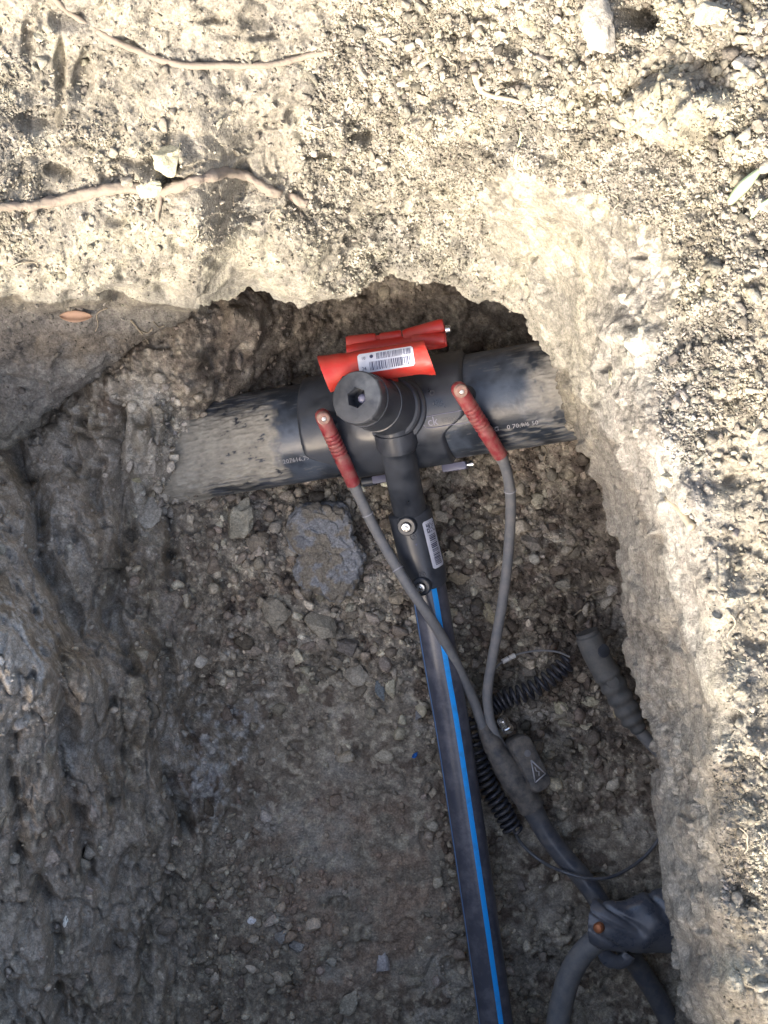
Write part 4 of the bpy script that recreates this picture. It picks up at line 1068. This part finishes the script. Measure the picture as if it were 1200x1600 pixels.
ST = [
    (375, 812, 62, 56, 40, 30, (.29, .27, .215), 'pale lumpy clod just below the mud-caked end of the main pipe', 5),
    (504, 976, 50, 48, 36, 15, (.30, .27, .215), 'angular tan stone below the large blue-grey slab', 1),
    (426, 950, 62, 40, 34, -50, (.25, .225, .18), 'long brown clod lower left of the large blue-grey slab', 7),
    (552, 1050, 52, 36, 28, -20, (.30, .27, .22), 'crumbly tan clod left of the striped pipe, below the tan stone', 3),
    (609, 1075, 18, 34, 20, 5, PAL, 'small upright pale yellow stone close to the striped pipe', 4),
    (591, 1077, 18, 36, 18, 8, (.17, .19, .20), 'small upright slate-coloured stone touching the pale yellow one', 6),
    (546, 948, 22, 24, 18, 0, (.34, .32, .25), 'small pale stone at the foot of the blue-grey slab', 8),
    (622, 930, 32, 28, 24, 20, (.30, .255, .19), 'rough brown stone beside the lower end of the coupler', 9),
    (475, 1078, 26, 22, 18, 0, PAL, 'small pale yellow stone between slab and pit wall', 10),
    (655, 1112, 26, 22, 14, 10, (.17, .17, .175), 'flat dark grey chip left of the blue stripe', 11),
    (545, 1013, 40, 46, 30, 40, DRK, 'dark brown clod above the crumbly tan clod', 12),
    (402, 850, 36, 32, 26, 0, BRN, 'round brown clod left of the blue-grey slab', 13),
    (715, 905, 36, 30, 26, -10, (.30, .25, .175), 'tan clod right of the lower end of the coupler', 0),
    (762, 956, 24, 36, 22, 8, (.32, .28, .19), 'upright tan pebble between the pipe and the right cable', 3),
    (832, 845, 36, 34, 28, 20, (.26, .235, .20), 'grey-brown stone right of the right branch cable', 1),
    (820, 938, 30, 22, 20, 10, BRN, 'brown stone right of the cable, lower than the grey-brown one', 5),
    (742, 946, 32, 30, 26, 10, (.14, .125, .11), 'dark round clod near the upright tan pebble', 8),
    (873, 1108, 26, 34, 18, 25, (.44, .40, .28), 'pale yellow rectangular stone left of the dark plug', 6),
    (920, 1098, 36, 20, 16, 8, (.42, .385, .28), 'pale yellow oblong stone next to the dark plug', 2),
    (915, 1133, 24, 14, 12, -15, (.44, .40, .30), 'small pale stone under the oblong yellow stone', 9),
    (885, 1130, 30, 16, 12, -15, (.33, .30, .225), 'flat tan stone just below the rectangular yellow one', 10),
    (962, 1105, 22, 26, 16, 20, (.36, .31, .20), 'tan stone tucked against the dark plug', 11),
    (968, 1206, 24, 14, 10, 5, (.42, .38, .31), 'pale chip on the dark floor beyond the warning triangle', 12),
    (954, 922, 18, 20, 16, 0, (.30, .28, .25), 'small grey stone at the right edge under the rim', 13),
    (878, 916, 26, 22, 18, 0, (.29, .27, .22), 'pale brown stone above the dark plug', 4),
    (755, 1190, 44, 56, 26, 35, (.20, .20, .19), 'muddy grey stone wedged between striped pipe and junction box', 7),
    (232, 800, 48, 62, 34, -8, (.34, .32, .28), 'pale grey block at the foot of the left pit wall', 3),
    (215, 750, 30, 18, 18, 0, (.30, .28, .19), 'small yellowish stone on top of the pale grey block', 8),
    (445, 1565, 0, 0, 0, 0, None, '', 0),
    (543, 1567, 40, 34, 14, 20, (.34, .31, .25), 'pale flat clod near the bottom edge, left of the striped pipe', 5),
    (595, 1508, 30, 40, 16, -30, (.38, .36, .36), 'whitish rough stone on the brown floor near the bottom', 12),
    (391, 1437, 17, 15, 12, 0, (.75, .74, .74), 'small bright white pebble on the lower pit floor', 2),
    (463, 1480, 28, 26, 18, 0, GRY, 'grey stone lower right of the bright white pebble', 0),
    (440, 1458, 22, 24, 16, 0, GRY, 'squarish grey stone beside the bright white pebble', 9),
    (908, 1547, 22, 16, 12, 25, (.38, .35, .30), 'pale oval pebble right of the grey hose', 10),
    (880, 1447, 24, 20, 12, 0, (.30, .27, .22), 'tan crumbled stone left of the black sleeve', 1),
    (390, 560 + 160, 0, 0, 0, 0, None, '', 0),
]
for (px, py, wx, wy, h, rot, col, lab, k) in ST:
    if col is None: continue
    stone(px, py, wx, wy, h, rot, col, lab, k, name='soil_clod' if 'clod' in lab else 'stone', cat='clod' if 'clod' in lab else 'stone')
SB = [
    (1090, 441, 17, 20, 14, 20, (.80, .78, .76), 'small white pebble on the sunlit bank, right of centre', 2),
    (1168, 558, 14, 24, 14, 10, (.80, .77, .76), 'small white pebble near the right edge of the bank', 4),
    (955, 594, 22, 34, 18, 10, (.62, .58, .42), 'bright yellowish stone on the ridge above the right rim', 6),
    (1000, 670, 24, 14, 12, 20, (.62, .59, .46), 'pale stone on the ridge, just below the bright yellowish one', 8),
    (1043, 745, 28, 32, 20, 0, (.56, .52, .40), 'pale lump on the ridge above the broken twig', 9),
    (998, 676, 0, 0, 0, 0, None, '', 0),
    (665, 155, 34, 26, 22, 10, (.34, .31, .25), 'grey-brown lump beside the forked twig', 1),
    (735, 152, 30, 24, 20, -10, (.36, .33, .26), 'rounded clod just left of the forked twig', 5),
    (788, 182, 38, 42, 28, 15, (.33, .30, .25), 'large round clod below the forked twig', 12),
    (820, 40, 36, 48, 26, 20, (.50, .46, .33), 'pale yellow clod at the top, left of the big slab', 3),
    (944, 45, 66, 100, 44, 6, (.43, .40, .34), 'big pale slab of dry earth at the top edge', 7),
    (1125, 30, 66, 46, 40, 0, (.38, .35, .28), 'large dry clod in the top right corner', 10),
    (1190, 38, 40, 30, 24, 15, (.38, .35, .31), 'grey clod at the right edge, top corner', 11),
    (1165, 105, 44, 36, 30, 0, (.34, .32, .28), 'grey clod below the top right corner clod', 0),
    (1052, 168, 0, 0, 0, 0, None, '', 0),
    (268, 245, 54, 70, 34, 10, (.56, .52, .36), 'pale yellow clump of earth sitting above the thick root', 9),
    (240, 284, 42, 28, 24, 10, (.60, .56, .40), 'pale clump pressed onto the thick root', 13),
    (170, 12, 20, 18, 14, 0, (.48, .44, .33), 'small pale lump near the top left corner', 6),
    (62, 60, 24, 26, 18, 0, (.46, .43, .33), 'small clod beside the top left crack', 2),
]
for (px, py, wx, wy, h, rot, col, lab, k) in SB:
    if col is None: continue
    stone(px, py, wx, wy, h, rot, col, lab, k, 'bank', name='soil_clod' if ('clod' in lab or 'clump' in lab or 'lump' in lab or 'slab' in lab) else 'stone', cat='clod' if ('clod' in lab or 'clump' in lab or 'lump' in lab or 'slab' in lab) else 'stone')
stone(101, 1438, 9, 20, 5, -15, (.78, .75, .68), 'tiny white flake lying on the lower left wall', 3, name='pale_flake', cat='flake')
stone(648, 1179, 10, 9, 6, 10, (.02, .10, .35), 'tiny blue plastic scrap on the floor left of the striped pipe', 5, name='plastic_scrap', cat='scrap')

# ------------------------------------------------------------------ roots, twigs, grass, leaf
def bank_path(pts, lift): return [onbank(a, b) + Vector((0, 0, lift)) for a, b in pts]
def smooth_path(P, n=10):
    Q = catmull(P, n)
    for _ in range(6): Q = [Q[0]] + [(Q[i - 1] + Q[i] * 2 + Q[i + 1]) / 4 for i in range(1, len(Q) - 1)] + [Q[-1]]
    return Q
rt = thing('tree_root', 'thick pinkish root bending across the upper left bank', 'root', onbank(250, 300))
pts = [(-70, 300), (-20, 316), (40, 322), (90, 318), (140, 305), (190, 293), (235, 300), (262, 298), (300, 284), (335, 274), (372, 275), (405, 288), (430, 302), (455, 312), (482, 322)]
P = smooth_path(bank_path(pts, .0022)); mb = MB(); tube(mb, P, lambda s: .0048 - .0008 * s + .0004 * math.sin(s * 40) + .0012 * math.exp(-((s - .44) / .03) ** 2), 24, wob=.0030, wscale=150, wseed=8); mb.build('root_stem', M_ROOT, rt, 0)
P = smooth_path(bank_path([(252, 298), (250, 318), (245, 335), (246, 348)], .003), 6); mb = MB(); tube(mb, P, lambda s: .0030 - .0014 * s, 12, wob=.0006, wscale=150); mb.build('side_root', M_ROOT, rt, 0)
P = smooth_path(bank_path([(70, -20), (92, 8), (120, 33), (170, 60), (215, 84), (250, 98), (290, 106), (340, 106), (400, 104), (440, 101), (480, 93), (520, 84)], .0022))
tag(tube(MB(), P, lambda s: .0030 - .0012 * abs(s - .6), 14, wob=.0008, wscale=150, wseed=3).build('thin_root', M_ROOT, None, 0), 'thin root running down from the top left corner', 'root')
tw = thing('forked_twig', 'short forked twig among the dry lumps near the top', 'twig', onbank(765, 150))
P = smooth_path(bank_path([(748, 116), (752, 138), (768, 152), (792, 158), (816, 163)], .007), 6); mb = MB(); tube(mb, P, lambda s: .0028 - .0012 * s, 12, wob=.0006, wscale=150); mb.build('twig_stem', M_TWIG, tw, 0)
P = smooth_path(bank_path([(752, 138), (748, 128), (758, 116)], .008), 6); mb = MB(); tube(mb, P, .0014, 10); mb.build('twig_fork', M_TWIG, tw, 0)
P = [onbank(1026, 776) + Vector((0, 0, .010)), onbank(1046, 797) + Vector((0, 0, .009)), onbank(1075, 826) + Vector((0, 0, .006))]
tag(tube(MB(), catmull(P, 8), lambda s: .0024 + .0012 * s, 12, wob=.0006, wscale=150).build('broken_twig', M_TWIG, None, 0), 'pale broken twig sticking out over the shaded right slope', 'twig')
P = smooth_path(bank_path([(799, 192), (804, 215), (806, 240), (808, 262)], .004), 6)
tag(tube(MB(), P, .0011, 8).build('dry_straw', M_GRASS, None, 0), 'short straight straw lying upright below the forked twig', 'straw')
P = smooth_path(bank_path([(205, 500), (222, 520), (233, 540), (238, 550)], .004), 6)
rl = thing('small_rootlet', 'fine branched rootlet in the shaded ledge on the left', 'root', onbank(215, 510))
mb = MB(); tube(mb, P, .0011, 8); mb.build('rootlet_stem', M_TWIG, rl, 0)
P = [U(208, 516, .21), U(222, 530, .2), U(232, 536, .195)]
mb = MB(); tube(mb, smooth_path(bank_path([(222, 518), (232, 520), (240, 514)], .004), 5), .0008, 8); mb.build('rootlet_branch', M_TWIG, rl, 0)
mb = MB(); g = random.Random(31)
spots_ = [(800, 735, 'f'), (818, 770, 'f'), (806, 800, 'f'), (850, 722, 'f'), (905, 935, 'f'), (925, 950, 'f'), (790, 745, 'f'), (870, 760, 'f'), (930, 870, 'f'), (840, 830, 'f'), (160, 480, 'b'), (150, 515, 'b'), (110, 478, 'b'), (240, 500, 'b'),
          (300, 380, 'b'), (520, 200, 'b'), (960, 330, 'b'), (1060, 300, 'b'), (880, 240, 'b'), (420, 350, 'b'), (60, 420, 'b'), (1130, 360, 'b'), (690, 90, 'b'), (1140, 960, 'b'), (1160, 1330, 'b'), (220, 170, 'b'), (350, 190, 'b')]
for (a, b, w_) in spots_:
    ang = g.uniform(0, 6.3); L_ = g.uniform(18, 42); pt = []
    for k in range(5):
        pt.append((a + math.cos(ang) * L_ * k / 4, b + math.sin(ang) * L_ * k / 4)); ang += g.uniform(-.5, .5)
    f_ = onfloor if w_ == 'f' else onbank
    P = smooth_path([f_(*q) + Vector((0, 0, .003 + .003 * g.random())) for q in pt], 5); tube(mb, P, g.uniform(.0004, .0009), 6)
tag(mb.build('fine_rootlets', M_TWIG, None, 0), 'hair-thin roots and straws caught in the earth', kind='stuff')
def blade(pts, w, lift, name, label, cat='grass'):
    P = catmull([onbank(a, b) + Vector((0, 0, l)) for (a, b), l in zip(pts, lift)], 8); F = frames(P); V = []; Q = []; n = len(P)
    for i, (p, t, a, b) in enumerate(F):
        ww = w * math.sin(math.pi * min(1, .12 + .88 * (1 - i / (n - 1)))) ** .6 * .5 if i < n - 1 else w * .03
        V += [p - b * ww, p + a * w * .12, p + b * ww, p - a * w * .08]
    for i in range(n - 1):
        for j in range(4): Q.append((i * 4 + j, i * 4 + (j + 1) % 4, i * 4 + 4 + (j + 1) % 4, i * 4 + 4 + j))
    mb = MB(); mb.add(V, Q); return mb, name, label, cat
gr = thing('grass_tuft', 'few pale green grass blades at the right edge of the bank', 'grass', onbank(1185, 270))
for pts, w, lf in (([(1172, 268), (1160, 290), (1150, 303), (1134, 321)], .0085, (.016, .014, .01, .006)), ([(1205, 230), (1192, 245), (1184, 262), (1178, 272)], .0055, (.022, .022, .018, .014)), ([(1198, 235), (1192, 260), (1188, 274)], .0045, (.022, .02, .016)),
                   ([(1215, 305), (1195, 318), (1178, 330), (1162, 352)], .0032, (.012, .012, .010, .006))):
    mb, *_ = blade(pts, w, lf, 'blade', ''); mb.build('blade', M_GRASS, gr, 0)
mb = MB(); c0 = onbank(121, 497); V = []; Q = []; sc = (CAM_H - c0.z) / FOC
for i in range(17):
    u = i / 16; ww = math.sin(math.pi * u) ** .7 * 9 * sc
    for j in (-1, -.5, 0, .5, 1):
        V.append(c0 + Vector(((u - .5) * 50 * sc, ww * j - .0008 * math.sin(u * 3) , .007 + .0035 * abs(j) + .003 * math.sin(u * 3.1))))
for i in range(16):
    for j in range(4): k = i * 5 + j; Q.append((k, k + 5, k + 6, k + 1))
mb.add(V, Q); lf = tag(mb.build('dry_leaf', M_LEAF, None, 0), 'dry tan leaf lying on the shaded ledge at the left', 'leaf')
md = lf.modifiers.new('thick', 'SOLIDIFY'); md.thickness = .0005
print('done', time.time() - T0)
